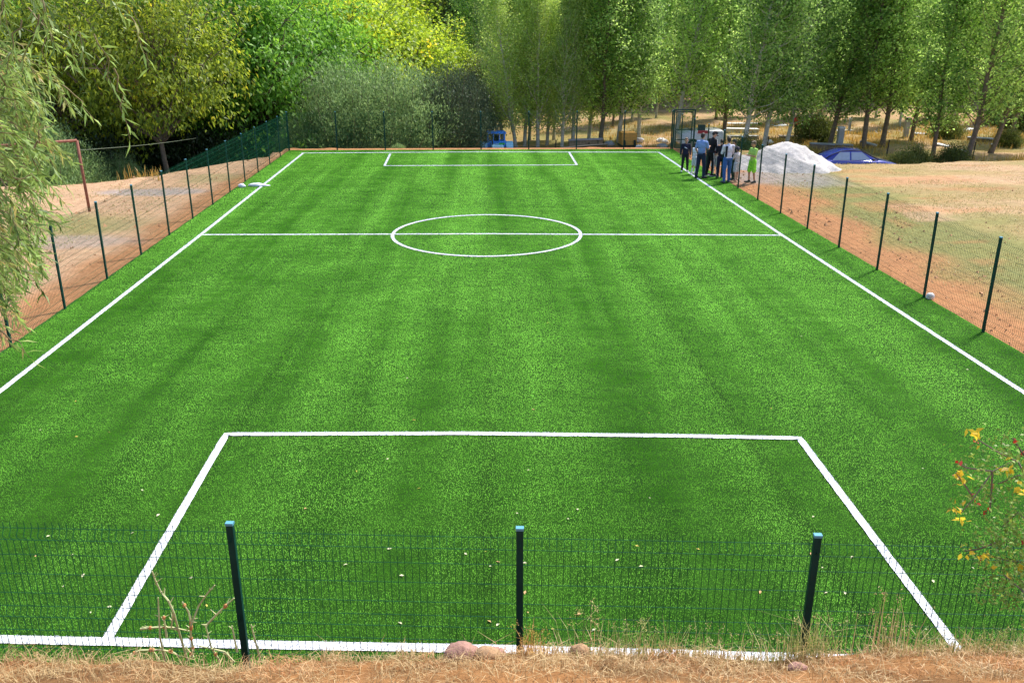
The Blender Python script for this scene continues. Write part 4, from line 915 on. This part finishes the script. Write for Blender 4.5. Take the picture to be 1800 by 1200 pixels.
for a in [(1276, 1334, 228, 229, 17, 17, .5, 'whitewashed low wall between the two poplars behind the people', WS, WS), (1280, 1336, 219, 219, 24, 24, .5, 'far whitewashed wall above the nearer white wall behind the people', ST, WS),
          (1280, 1334, 241, 241, 14.5, 14.5, .3, 'tan rubble wall below the whitewashed wall behind the people', M['wood_board'], ST),
          (1352, 1386, 224, 222, 22, 22, .8, 'whitewashed tomb slab left of the pale poplar trunk', WS, WS), (1386, 1452, 221, 224, 24, 24, .8, 'long whitewashed tomb slab beyond the sand heap', M['wood_board'], WS),
          (1365, 1412, 232, 232, 19, 19, .5, 'pale stone kerb below the tomb slabs', M['rubble'], M['wood_board']), (1372, 1410, 241, 242, 15, 15, .4, 'tan stone kerb just behind the sand heap', M['rubble'], M['wood_board']),
          (1425, 1500, 254, 257, 8.6, 8.2, .4, 'dark rubble wall behind the roof of the blue car', M['rubble'], ST), (1512, 1540, 250, 258, 9.6, 9.0, .4, 'short tumbled rubble wall between two poplar trunks', M['rubble'], ST),
          (1546, 1600, 231, 233, 19, 19, .3, 'long grey wall behind the slanting boards', ST, ST), (1600, 1621, 234, 236, 16, 15.4, .9, 'dark grey concrete block at the end of the long wall', M['stone'], None),
          (1490, 1548, 242, 242, 16.5, 16.5, .2, 'thin pale kerb in the dry grass left of the slanting boards', M['rubble'], ST),
          (1622, 1700, 247, 248, 15, 15, .3, 'grey kerb behind the green shrubs', M['rubble'], WS), (1642, 1664, 254, 259, 10, 9, .3, 'short white kerb sloping down between the green shrubs', M['rubble'], WS),
          (1690, 1706, 266, 268, 5.5, 5.2, .3, 'short white kerb at the foot of the stout poplar', M['rubble'], WS), (1742, 1790, 255, 264, 10, 8.6, .3, 'white kerb with dark side right of the leaning poplar', M['rubble'], WS),
          (1760, 1800, 227, 237, 22, 19, .4, 'long pale kerb high at the right edge', M['rubble'], WS), (1690, 1712, 234, 228, 18, 18, .6, 'pale tomb slab behind the stout poplar', WS, WS),
          (1776, 1812, 200, 207, 46, 44, .5, 'white wall far off at the right edge', WS, WS), (1000, 1060, 248, 246, 9, 9, .3, 'grey kerb behind the dark rail at the far fence', M['rubble'], ST), (1062, 1100, 236, 234, 19, 19, .4, 'brown rubble wall beside the made-up orange block', M['rubble'], ST),
          (1120, 1180, 232, 233, 24, 24, .4, 'long dark rubble wall left of the gate', M['rubble'], ST), (1186, 1262, 222, 222, 28, 28, .4, 'pale wall far behind the gate', M['rubble'], WS),
          (1345, 1430, 214, 214, 33, 33, .5, 'far whitewashed wall under the dark rows of poplars', M['rubble'], WS), (1440, 1540, 213, 212, 33, 33, .5, 'far rubble wall with white top left of the grey gravestone post', M['rubble'], WS),
          (1455, 1500, 232, 231, 19, 19, .4, 'pale tomb kerb left of the long grey wall', M['rubble'], WS), (1552, 1640, 219, 219, 27, 27, .4, 'pale kerb beyond the long grey wall', M['rubble'], WS), (1625, 1690, 238, 240, 17.5, 17, .4, 'dark grey tomb edge behind the green shrubs', ST, ST), (1700, 1745, 243, 246, 13, 12, .4, 'low dark kerb between the two stout poplars', M['rubble'], ST),
          (1770, 1815, 224, 224, 27, 27, .3, 'pale kerb under the far white wall', WS, WS),
          (1035, 1072, 240, 240, 18, 18, .5, 'pale wall under the dark poplars beyond the far fence', M['wood_board'], M['wood_board']), (1128, 1180, 244, 244, 16, 16, .4, 'tan wall left of the gate beyond the fence', M['wood_board'], ST)]:
    wall(*a)
# slanting white boards
for (x0, y0, x1, y1, Y, lb) in [(1536, 233, 1546, 240, 17.6, 'short white board slanting at the left end of the grey wall'), (1556, 231, 1574, 244, 17.2, 'white board slanting in front of the grey wall'), (1581, 236, 1599, 249, 16.8, 'white board slanting just left of the grey block')]:
    a = atY(x0, y0, Y); b_ = atY(x1, y1, Y-.3); mb = MB(); u = (b_-a).normalized(); mb.tube([a, b_], .09, 4, sy=2.2); tag(mb.build('board', WS), lb, 'board', 'slanting white boards')
def post(px, top, Y, w_, label, mat, topmat=None, cat='post', name='stone_post', base=None):
    a = atY(px, top, Y); z0 = hz(a.x, Y)-.2; root = empty(name, (a.x, Y, z0), 0, label, cat)
    mb = MB(); h = a.z-z0; mb.box(-w_/2, w_/2, -w_/2, w_/2, 0, h); mb.build('shaft', mat, root, bevel=.01)
    if topmat: mb = MB(); mb.box(-w_*.56, w_*.56, -w_*.56, w_*.56, h+.003, h+.12); mb.build('capstone', topmat, root, bevel=.01)
post(1479, 226, 8.9, .34, 'dark grey concrete post standing behind the roof of the blue car', M['stone'], WS)
post(1596, 210, 14.5, .28, 'tall grey gravestone post beside a poplar trunk', M['stone'], M['dark'])
post(1495, 210, 19, .16, 'small pale gravestone on the dry slope', M['stone'], WS)
M['iron'] = simple('dark_iron', (.02, .016, .014), .7)
for (px, t0, Y, lb) in [(1562, 246, 1.2, 'thin dark iron stake in the orange grass right of the blue car'), (1714, 250, 1.8, 'thin dark iron stake leaning beside the stout poplar'), (1350, 240, 6.0, 'thin dark stake left of the sand heap'), (976, 246, 4.5, 'short dark stake in orange grass behind the far fence'), (1034, 250, 3.5, 'short dark stake beside the dark rail behind the far fence'), (1050, 247, 3.4, 'second short dark stake beside the dark rail')]:
    a = atY(px, t0, Y); g_ = hz(a.x, Y); m_ = MB(); m_.tube([(0, 0, -.3), (.02, 0, (a.z-g_)*.5), (.05, 0, a.z-g_)], .035, 6)
    m_.tube([(-.0, 0, (a.z-g_)*.98), (.10, 0, (a.z-g_)*.98)], .015, 4)
    tag(m_.build('stake', M['iron'], loc=(a.x, Y, g_)), lb, 'stake', 'dark stakes beyond the pitch')
m_ = MB(); a = atY(988, 261, 2.6); b_ = atY(1066, 254.5, 3.4); m_.tube([a, a.lerp(b_, .5)+Vector((0, 0, .02)), b_], .07, 8); tag(m_.build('rail', M['iron']), 'dark horizontal rail lying behind the right half of the far fence', 'rail')
# made-up orange block on wheels, standing in for an orange-lit dirt bank
a = atY(1106, 244, 9.0); og = empty('made_up_block', (a.x, 9.0, hz(a.x, 9.0)), .05, 'made-up orange panelled block standing behind the far fence between poplar trunks', 'made_up_block')
z1 = atY(1106, 234, 9.0).z-og.location.z; m_ = MB(); m_.box(-.45, .50, 0, 1.2, z1-.75, z1); m_.build('side_panel', simple('orange_panel', (.60, .30, .06), .7, var=.2), og, bevel=.02)
m_ = MB(); m_.box(-.5, .55, -.05, 1.25, z1-.86, z1-.753); m_.build('bed', M['dark'], og)
for s in (-.3, .35): m_ = MB(); m_.tube([(s-.06, -.1, .3), (s+.06, -.1, .3)], .28, 16); o = m_.build('wheel', M['rubber'], og); o.location = (0, .2, 0)
# rubble stones under the dark poplars
r = random.Random(8)
for i in range(26):
    px = r.choice([r.uniform(1055, 1092), r.uniform(1120, 1170), r.uniform(1340, 1372), r.uniform(800, 845), r.uniform(1290, 1330)]); Y = r.uniform(4, 13); x = where(px, Y); s = r.uniform(.14, .36)
    mb = MB(); mb.ellipsoid((0, 0, s*.35), (s, s*.8, s*.6), 10, 7, .18, r)
    tag(mb.build('boulder', r.choice([WS, WS, ST]), smooth=False, loc=(x, Y, hz(x, Y))), 'pale rubble stone lying under the poplars', 'stone', 'pale rubble stones under the poplars')
# fallen log
a = atY(828, 250, 6.0); m_ = MB(); m_.tube([(-1.0, 0, .12), (-.3, .05, .30), (.4, 0, .34), (1.0, .1, .15)], [.10, .14, .14, .09], 9); tag(m_.build('log', M['bark'], loc=(a.x, 6.0, hz(a.x, 6)+.1), smooth=True), 'bent log lying left of the blue tractor', 'log')

# ------------------------------------------------------------------ blades of grass
def blades(r, P, L, W, lean, tint, bendy=.6):
    """P (N,3) roots; returns (2N,4,3) quads"""
    N = len(P); a = r.uniform(0, 2*PI, N); d = np.stack([np.cos(a), np.sin(a), np.zeros(N)], 1)
    ln = lean*np.abs(r.normal(0, 1, N))[:, None]; s = np.stack([-np.sin(a+r.normal(0, .8, N)), np.cos(a), np.zeros(N)], 1); s = unit(s)
    L = L[:, None]; W = W[:, None]
    m = P+d*L*.28*ln+np.array([0, 0, 1])*L*.55; t = P+d*L*(.28+bendy)*ln+np.array([0, 0, 1])*L*np.maximum(.25, 1-.35*ln)
    q1 = np.stack([P-s*W*.5, P+s*W*.5, m+s*W*.4, m-s*W*.4], 1); q2 = np.stack([m-s*W*.4, m+s*W*.4, t+s*W*.08, t-s*W*.08], 1)
    return np.concatenate([q1, q2]), np.concatenate([tint, tint])
def grass_mat(name, c1, c2, c3, trans=.3):
    return leaf_mat(name, c1, c2, c3, trans=trans, clump=2.0, obj_var=.02, c3amt=.05)
M['dry'] = grass_mat('dry_grass', (.32, .20, .09), (.66, .50, .27), (.60, .30, .14))
M['dry_green'] = grass_mat('half_green_grass', (.10, .14, .03), (.50, .46, .18), (.55, .40, .16))
M['orange_grass'] = grass_mat('orange_grass', (.34, .19, .04), (.62, .40, .10), (.30, .26, .05))
r = np.random.RandomState(77); N = 62000
X = r.uniform(2.5, 18.5, N); Y = -40.30-np.abs(r.normal(0, .60, N)); keep = fbm(X*2.2, Y*2.2)+r.normal(0, .12, N) > .42
X, Y = X[keep], Y[keep]; P = np.stack([X, Y, height(X, Y)-.01], 1); n = len(P)
q, t = blades(r, P, r.uniform(.04, .12, n)*(1+1.0*(r.rand(n) > .96)), r.uniform(.003, .007, n), 1.1, r.uniform(0, 1, n), .7)
o = bpy.data.objects.new('dry_grass', quads_mesh('dry_grass', q, M['dry'], t)); col.objects.link(o); tag(o, 'tangled dry straw coloured grass covering the near bank', 'grass', kind='stuff')
r2 = np.random.RandomState(5); TUFTS = {}
def tuft(px, w_, n, L, mat, label, Y=-40.70, lean=.5, heads=0):
    x = atY(px, 1150, Y).x; P = np.stack([x+r2.normal(0, w_, n), Y+r2.normal(0, .07, n), np.zeros(n)], 1); P[:, 2] = height(P[:, 0], P[:, 1])-.02; c = P.mean(0)
    q, t = blades(r2, P-c, r2.uniform(L*.45, L, n), r2.uniform(.0035, .007, n), lean, r2.uniform(0, 1, n), .5)
    if heads:
        tips = q[n:][:, 2][:heads]; hq, ht = scatter_leaves(r2, tips, np.tile([0, 0, 1.], (len(tips), 1)), 14, .02, .022, .006, tint_c=np.full(len(tips), .8)); q = np.concatenate([q, hq]); t = np.concatenate([t, ht])
    TUFTS.setdefault(mat.name, []).append((q+c, t))
tuft(1395, .20, 260, .50, M['dry_green'], 'tall yellow green grass tuft at the foot of the right near post', heads=20)
tuft(1130, .17, 120, .42, M['dry_green'], 'spreading yellow grass tuft between the middle and right near posts', heads=12)
tuft(1040, .12, 26, .55, M['dry_green'], 'few long thin green stems right of the middle near post', lean=.9, heads=8)
tuft(935, .05, 60, .26, M['orange_grass'], 'small orange tuft just right of the middle near post', heads=20)
tuft(1235, .20, 110, .34, M['dry_green'], 'sparse yellow green grass tuft left of the right near post', heads=10)
tuft(1560, .12, 40, .62, M['dry'], 'tall dry grass spike near the corner of the penalty box', lean=.15, heads=10)
tuft(1650, .30, 200, .30, M['dry_green'], 'low green and yellow grass under the rose shrub', heads=10)
tuft(1760, .22, 220, .36, M['dry_green'], 'dense grass at the lower right corner', heads=10)
tuft(690, .25, 40, .22, M['dry_green'], 'thin green stems left of the red boulder', heads=6)
tuft(130, .25, 36, .22, M['dry'], 'thin dry stems at the lower left', heads=10)
tuft(395, .20, 60, .24, M['dry'], 'thin dry stems around the left near post', heads=10)
for i, (k, lst) in enumerate(TUFTS.items()):
    o = bpy.data.objects.new('tall_grass', quads_mesh('tall_grass', np.concatenate([a for a, b in lst]), bpy.data.materials[k], np.concatenate([b for a, b in lst]))); col.objects.link(o)
    tag(o, ['tall yellow green grass stems standing along the crest of the near bank', 'small orange tufts beside the middle near post', 'tall dry straw stems standing along the crest of the near bank'][i], 'grass', kind='stuff')
# orange tall grass beyond the field and behind the far fence
P = []
for (pa, pb, Ya, Yb, n) in [(1535, 1650, -3.2, 3, 2600), (1650, 1830, -3.2, 4, 2600), (1420, 1560, 6, 11, 900), (1740, 1850, 8, 16, 1200), (930, 1010, 1.5, 8, 1500), (1128, 1170, 3, 9, 600), (1340, 1440, 7, 14, 1300), (1480, 1545, 9, 16, 900), (1290, 1340, 2, 8, 500), (1040, 1840, 9, 24, 9000), (1180, 1280, 3, 9, 700), (1600, 1830, 10, 30, 3500), (150, 280, -9.6, -8.0, 900)]:
    Yr = r.uniform(Ya, Yb, n); px = r.uniform(pa, pb, n); Xr = CX+np.array([ray(a, 262)[0]/ray(a, 262)[1] for a in px])*(Yr-CY); P.append(np.stack([Xr, Yr, height(Xr, Yr)-.03], 1))
P = np.concatenate(P); n = len(P)
keepm = fbm(P[:, 0]*.9+5, P[:, 1]*.9)+r.normal(0, .07, n) > .42; P = P[keepm]; n = len(P)
q, t = blades(r, P, r.uniform(.2, .55, n)*np.where(P[:, 1] < 3.5, 1.3, .8), r.uniform(.02, .045, n), .45, r.uniform(0, 1, n), .4)
o = bpy.data.objects.new('tall_dry_grass', quads_mesh('tall_dry_grass', q, M['orange_grass'], t)); col.objects.link(o); tag(o, 'tall orange dry grass growing beyond the pitch among the graves', 'grass', kind='stuff')
# short dry turf of the field on the right and of the left strip
N = 60000; X = np.concatenate([21.2+r.gamma(2.0, 4.2, N), r.uniform(-7, -1.2, 9000)]); Y = np.concatenate([r.uniform(-36, -3.9, N), r.uniform(-24, -8, 9000)]); k = (fbm(X*.7+2, Y*.9)+r.normal(0, .07, len(X)) > .50) & (X < 46) & (height(X, Y) > -.2); X, Y = X[k], Y[k]; n = len(X)
q, t = blades(r, np.stack([X, Y, height(X, Y)-.005], 1), r.uniform(.03, .09, n), r.uniform(.010, .022, n), 1.2, r.uniform(0, 1, n), .6)
M['short_dry'] = grass_mat('short_dry_grass', (.24, .20, .07), (.56, .46, .22), (.30, .33, .12))
o = bpy.data.objects.new('short_dry_grass', quads_mesh('short_dry_grass', q, M['short_dry'], t)); col.objects.link(o); tag(o, 'short trampled dry grass over the field right of the pitch', 'grass', kind='stuff')
# green shrubs at the far edge of the dry field
SH = bush_proto(81, 1.5, 1.0, 60, 24, (.11, .045), M['yellowgreen'], name='shrub')
for (px, Y, s, lb, mt) in [(1590, -1.6, .75, 'olive green shrub in the orange grass right of the iron stake', 'o'), (1612, -.6, .8, 'green shrub at the edge of the dry field below the grey block', None), (1677, .2, .85, 'bright green shrub left of the stout poplar', None), (1430, 12, 1.2, 'bright green shrub behind the rubble wall', None),
                       (1772, 9, .7, 'small green shrub near the white kerb at the right', 'o'), (1660, 14, 1.0, 'green shrub behind the grey kerb', None), (1312, 3.0, .9, 'olive shrub just left of the boy in lime green', 'o'), (1790, 17, 1.3, 'olive shrub below the far white wall', 'o'), (1762, 22, 1.2, 'yellow green shrub under the leaning poplar', None), (1795, 30, 2.2, 'bright yellow green tree like shrub at the right edge', None)]:
    plant(SH, where(px, Y), Y, lb, 'shrub', 'shrubs beyond the dry field', rz=rg.uniform(0, 6), s=(s, s, s), mat=M['olive'] if mt else None)
for (px, Y, s) in [(771, 1.6, .30), (700, 1.1, .22), (840, 1.5, .25)]:
    plant(SH, where(px, Y), Y, 'small pale weed growing on the strip behind the far fence', 'weed', 'weeds behind the far fence', s=(s*1.4, s*1.4, s), mat=M['willow'])

r = np.random.RandomState(31); N = 9000
X = np.concatenate([r.uniform(-9, 0, N//2), 20.3+r.gamma(1.3, 1.6, N//2)]); Y = np.concatenate([r.uniform(-36, -4, N//2), r.uniform(-36, -4, N//2)])
k = np.where(X < 10, X < LX(Y)-.12, X > RX(Y)+.12) & (fbm(X*.9, Y*.9)+r.normal(0, .12, N) > .5); X, Y = X[k], Y[k]; n = len(X)
S = r.gamma(1.6, .011, n).clip(.006, .07); c = np.stack([X, Y, height(X, Y)+S*.2], 1)
tet = np.array([[1, 0, -.3], [-.5, .87, -.3], [-.5, -.87, -.3], [0, 0, .9]]); TV = c[:, None]+(tet[None]+r.normal(0, .28, (n, 4, 3)))*S[:, None, None]
TF = TV[:, [[0, 1, 3], [1, 2, 3], [2, 0, 3]]].reshape(-1, 3, 3)
M['clod'] = simple('earth_clods', (.50, .27, .14), .95, var=.4, scale=3)
o = bpy.data.objects.new('loose_clods', quads_mesh('loose_clods', TF, M['clod'], nper=3)); col.objects.link(o); tag(o, 'loose clods of orange earth scattered along both side fences', 'earth', kind='stuff')

# ------------------------------------------------------------------ rocks on the bank and thorny stems
M['red_rock'] = simple('reddish_rock', (.36, .20, .16), .9, var=.3, scale=9, bmp=.8); M['tan_rock'] = simple('tan_rock', (.40, .25, .14), .9, var=.3, scale=9, bmp=.8)
for i, (px, py, Y, s, m_, lb) in enumerate([(811, 1163, -40.68, .13, 'red_rock', 'round reddish boulder on the crest of the near bank'), (870, 1172, -40.72, .085, 'red_rock', 'small reddish rock right of the round boulder'), (858, 1190, -40.75, .10, 'tan_rock', 'flat tan rock below the round boulder'),
                                         (1018, 1186, -40.7, .075, 'tan_rock', 'pointed tan rock in the dry grass right of the middle post'), (1400, 1192, -40.95, .07, 'red_rock', 'flat reddish rock at the lower edge below the right post'), (1017, 1152, -40.66, .035, 'red_rock', 'tiny red stone on the crest right of the middle post')]):
    x = atY(px, py, Y).x; rr = random.Random(60+i); mb = MB(); mb.ellipsoid((0, 0, s*.3), (s*1.1, s*.8, s*.75), 18, 12, .11, rr)
    tag(mb.build('rock', M[m_], loc=(x, Y, hz(x, Y)+s*.28), smooth=True), lb, 'rock', 'rocks on the near bank')
M['thorn'] = simple('dry_thorn_stem', (.50, .52, .26), .8, var=.3); M['thorn_orange'] = simple('dry_thorn_bud', (.50, .22, .08), .8)
root = empty('thorn_plant', atY(330, 1165, -40.45), 0, 'spiny dry branching plant at the foot of the left near post', 'plant')
mb = MB(); BU = []; rr = random.Random(2)
for st in [[(545, 985), (480, 770), (410, 520), (360, 410), (285, 320), (235, 215), (205, 130)], [(600, 900), (575, 740), (580, 640), (650, 460), (740, 330), (805, 260)], [(580, 640), (555, 520), (495, 420)], [(330, 980), (280, 760), (262, 380)], [(95, 680), (240, 665), (400, 665), (560, 700)], [(735, 635), (850, 515), (990, 385)], [(270, 980), (180, 840)], [(345, 760), (315, 550)], [(0, 925), (90, 885), (300, 880), (400, 900), (480, 950)], [(850, 990), (770, 850), (720, 660)], [(1250, 1000), (1190, 780), (1155, 640)], [(1020, 900), (970, 650)], [(990, 1000), (900, 900), (640, 840)], [(600, 950), (530, 860)], [(410, 520), (385, 680)], [(720, 660), (735, 635)]]:
    pts = [atY(230+a/5.456, 980+b/5.456, -40.45+rr.uniform(-.03, .03))-root.location for a, b in st]; L_ = len(pts)
    mb.tube(pts, [.0105-.005*i/max(1, L_-1) for i in range(L_)], 5)
    for a, b in zip(pts[:-1], pts[1:]):
        for _ in range(2):
            q_ = a.lerp(b, rr.uniform(.1, .9)); d = Vector((rr.uniform(-1, 1), rr.uniform(-.5, .5), rr.uniform(.2, 1))).normalized(); mb.tube([q_, q_+d*rr.uniform(.03, .07)], [.006, .002], 4)
            if rr.random() < .25: BU.append(q_)
mb.build('stems', M['thorn'], root)
for q_ in BU: mo = MB(); mo.ellipsoid((0, 0, 0), (.016, .015, .018), 7, 5); mo.build('bud', M['thorn_orange'], root, loc=q_)

# ------------------------------------------------------------------ leaves fallen on the turf
lm = MB(); lm.add([(-.03, 0, .006), (0, .017, .016), (.034, 0, .008), (0, -.017, .012), (0, 0, .006)], [(0, 4, 1), (1, 4, 2), (2, 4, 3), (3, 4, 0)])
FLm = [simple('pale_fallen_leaf', (.62, .60, .38), .8), simple('tan_fallen_leaf', (.55, .33, .15), .8), simple('yellow_fallen_leaf', (.62, .50, .10), .8)]
rr = random.Random(12); FL = []
spots = [(684, 965, 0), (706, 1012, 0), (923, 1042, 1), (1018, 1080, 1), (1015, 896, 0), (1085, 985, 0), (1127, 996, 0), (860, 1093, 1), (875, 1099, 0), (1044, 1108, 0), (922, 990, 0), (1425, 974, 1), (1336, 1041, 1), (1485, 1043, 0), (1452, 1042, 0), (1498, 980, 0), (1640, 1022, 0), (85, 943, 0), (278, 906, 0), (193, 1067, 0), (135, 768, 2), (146, 1012, 0), (716, 665, 0), (728, 739, 2), (764, 492, 0), (963, 568, 2), (1700, 650, 0), (1120, 960, 2), (608, 993, 0)]
for i in range(45):
    spots.append((rr.uniform(60, 1750), 420+740*rr.random()**.6, rr.choice([0, 0, 0, 1, 2])))
k = 0
for (px, py, c) in spots:
    x, y, _ = gp(px, py)
    if not (LX(y)+.1 < x < RX(y)-.1 and -40.1 < y): continue
    if not FL: o = lm.build('fallen_leaf', FLm[0]); FL.append(o)
    else: o = FL[0].copy(); col.objects.link(o)
    o.location = (x, y, .004); s = rr.uniform(.45, .85) if k > 28 else .95; o.scale = (s, s, s); o.rotation_euler = (rr.uniform(-.25, .25), rr.uniform(-.25, .25), rr.uniform(0, 6.28))
    o.material_slots[0].link = 'OBJECT'; o.material_slots[0].material = FLm[c]; k += 1
    tag(o, ['pale dry leaf fallen on the green turf', 'tan brown dry leaf fallen on the green turf', 'yellow dry leaf fallen on the green turf'][c], 'leaf', 'dry leaves scattered on the turf')

# ------------------------------------------------------------------ near willow on the left
r = np.random.RandomState(21); tw = MB(); Q, T = [], []
def lance(pts, L, W, step, tint, r, skip=.1):
    P = np.array([tuple(p) for p in pts]); seg = np.linalg.norm(np.diff(P, axis=0), axis=1); s = np.concatenate([[0], np.cumsum(seg)]); n = int(s[-1]/step)
    ss = np.linspace(s[-1]*skip, s[-1], n); c = np.stack([np.interp(ss, s, P[:, i]) for i in range(3)], 1); tg = unit(np.gradient(c, axis=0)) if n > 2 else np.tile(unit(P[-1:]-P[:1]), (n, 1))
    side = unit(np.cross(tg, np.tile([0, 0, 1.], (n, 1)))+r.normal(0, .35, (n, 3))); sg = np.where(np.arange(n) % 2 == 0, 1, -1)[:, None]
    ax = unit(tg*.75+side*sg*.75+r.normal(0, .28, (n, 3))+np.array([0, 0, -.22])); nr = unit(r.normal(0, .6, (n, 3))+np.array([0, 0, .8]))
    return leaf_quads(c, ax, nr, L*r.uniform(.6, 1.2, n), W*r.uniform(.7, 1.25, n), .10), np.clip(tint+r.normal(0, .25, n), 0, 1)
trunk_foot = Vector((CX-5.2, CY+3.2, 0)); trunk_foot.z = hz(trunk_foot.x, trunk_foot.y)-.2
crotch = trunk_foot+Vector((.1, .5, 2.1)); topp = crotch+Vector((.2, .5, 3.4))
tw.tube([trunk_foot, trunk_foot.lerp(crotch, .5)+Vector((.05, 0, 0)), crotch, crotch.lerp(topp, .5)+Vector((-.06, 0, 0)), topp], [.14, .12, .10, .07, .04], 9)
xmax = lambda y: np.interp(y, [60, 100, 150, 200, 250, 300, 340, 380, 420, 480, 510, 560, 620], [40, 60, 85, 105, 105, 105, 118, 120, 100, 98, 58, 52, 44])
def add_twig(tip, start, tint, W=.011, L=.078, step=.012, rad=.0026):
    pts = [start.lerp(tip, t)+Vector((0, 0, .10*math.sin(PI*t)*(start-tip).length))+Vector(tuple(r.normal(0, .012, 3)*math.sin(PI*t))) for t in np.linspace(0, 1, 7)]
    tw.tube(pts, [rad*1.6*(1-.12*i) for i in range(7)], 4, cap=False); q, t = lance(pts, L, W, step, tint, r); Q.append(q); T.append(t); return pts
limbs = []
for (px, py, D) in [(40, 130, 5.6), (20, 230, 5.2), (45, 330, 5.0), (30, 420, 4.8), (-10, 520, 4.6), (120, -60, 5.0), (220, -90, 4.6), (0, -20, 5.4)]:
    e = atD(px-60, py-30, D); s_ = crotch.lerp(topp, min(1, max(0, (500-py)/560))); m_ = s_.lerp(e, .55)+Vector((0, 0, .18)); tw.tube([s_, m_, e], [.035, .02, .009], 6, cap=False); limbs.append(e)
for i in range(215):
    y = r.uniform(120, 610); xm = xmax(y); x = xm*(1-r.beta(1.1, 1.7))*1.0-r.uniform(0, 25) if r.rand() < .9 else xm+r.uniform(0, 26)
    D = r.uniform(4.3, 6.2)
    if y > 500 and r.rand() < .45: continue
    tip = atD(x, y, D); st = atD(x-r.uniform(30, 130), y-r.uniform(10, 120), D+r.uniform(-.15, .15)); add_twig(tip, st, r.uniform(.3, .75))
for i in range(15):      # hanging over the top left corner
    x = r.uniform(-40, 235); y = r.uniform(-10, 150)*(1 if x < 190 else .8); D = r.uniform(3.8, 5.6); tip = atD(x, y, D); st = atD(x-r.uniform(-60, 90), y-r.uniform(70, 170), D+r.uniform(-.1, .1)); add_twig(tip, st, r.uniform(.1, .6))
for (a, b, c_) in [((200, 120), (228, 245), 4.5), ((165, 60), (215, 190), 4.6), ((75, 0), (86, 150), 4.0), ((110, 150), (170, 215), 4.8), ((60, 260), (95, 215), 4.2), ((230, 30), (262, 120), 4.7), ((0, 580), (52, 628), 4.4)]:
    add_twig(atD(b[0], b[1], c_), atD(a[0], a[1], c_), .75, step=.024)
wt = empty('willow_tree', trunk_foot, 0, 'near willow with narrow leaves hanging into the left side of the view', 'tree')
tw.v = [tuple(Vector(p)-trunk_foot) for p in tw.v]; tw.build('trunk', M['twig'], wt, smooth=True)
q = np.concatenate(Q)-np.array(tuple(trunk_foot)); cr = bpy.data.objects.new('crown', quads_mesh('crown', q, M['near_willow'], np.concatenate(T))); col.objects.link(cr); cr.parent = wt

# ------------------------------------------------------------------ shrub with yellow and red leaves, near right
M['yellow_leaf'] = leaf_mat('yellow_leaf', (.55, .36, .02), (.80, .62, .05), trans=.45, obj_var=.02); M['red_leaf'] = leaf_mat('red_leaf', (.30, .02, .01), (.50, .05, .02), trans=.2, obj_var=.02); M['olive_leaf2'] = leaf_mat('olive_small_leaf', (.07, .13, .015), (.30, .42, .07), trans=.3, obj_var=.02)
D0 = 3.5; foot = Vector((CX+2.75, CY+2.1, 0)); foot.z = hz(foot.x, foot.y)-.1; sm_ = MB(); r = np.random.RandomState(9)
rs_ = empty('rose_shrub', foot, 0, 'thin stemmed shrub with yellow leaves and red hips at the right edge', 'shrub')
J = lambda x, y, D=D0: atD(x, y, D)-foot
stems = [[(1880, 1080), (1850, 930), (1800, 800), (1745, 828), (1712, 875), (1690, 900)], [(1850, 930), (1790, 812), (1755, 795), (1715, 770)], [(1800, 800), (1780, 770)], [(1745, 828), (1740, 900)], [(1880, 960), (1840, 840), (1790, 835), (1755, 850)], [(1900, 1100), (1830, 990), (1770, 985), (1730, 972)], [(1870, 1050), (1820, 930), (1790, 900), (1762, 925)], [(1712, 875), (1680, 830)], [(1860, 1120), (1800, 1040), (1765, 1010)], [(1745, 828), (1700, 822), (1686, 815)], [(1760, 950), (1720, 965), (1695, 968)]]
for st in stems: sm_.tube([J(*p, D0+.05*math.sin(i*2+p[0])) for i, p in enumerate(st)], [.0035-.002*i/len(st) for i in range(len(st))], 5)
for a in (0, 1, 2): sm_.tube([Vector((.02*a, .01*a, 0)), Vector((.15+.1*a, .25, .35)), J(1880, 1080+15*a)], [.012, .010, .006], 6)
sm_.build('stems', M['bark'], rs_)
def clus(lst, n, sp, L, W, mat, name):
    Cc = np.array([tuple(J(x, y, D0+r.uniform(-.05, .05))) for x, y in lst]); q, t = scatter_leaves(r, Cc, np.tile([0, -.4, .2], (len(Cc), 1)), n, sp, L, W, down=.3); o = bpy.data.objects.new(name, quads_mesh(name, q, mat, t)); col.objects.link(o); o.parent = rs_
clus([(1708, 762), (1718, 772), (1712, 757), (1682, 826), (1690, 838), (1689, 848), (1776, 822), (1774, 830), (1795, 858), (1792, 868), (1683, 893), (1680, 897), (1694, 913), (1729, 970), (1732, 975), (1790, 990), (1700, 968), (1706, 974), (1765, 1002)], 4, .010, .029, .017, M['yellow_leaf'], 'yellow_leaves')
clus([(1708, 774), (1785, 768), (1787, 773), (1797, 794), (1682, 815), (1687, 820), (1689, 832), (1741, 853), (1707, 872), (1726, 883), (1731, 889), (1797, 948), (1728, 978)], 2, .006, .022, .012, M['red_leaf'], 'red_hips')
pts = [(r.uniform(1735, 1830), r.uniform(925, 1065)) for _ in range(60)]
for st in stems:
    for a_, b_ in zip(st[:-1], st[1:]): pts += [(a_[0]+(b_[0]-a_[0])*t_+r.uniform(-6, 6), a_[1]+(b_[1]-a_[1])*t_+r.uniform(-6, 6)) for t_ in r.uniform(0, 1, 2)]
pts += [(r.uniform(1770, 1830), r.uniform(890, 950)) for _ in range(12)]+[(1730, 825), (1727, 822), (1750, 800), (1765, 850), (1790, 905)]
clus(pts, 12, .030, .019, .009, M['olive_leaf2'], 'green_leaves')
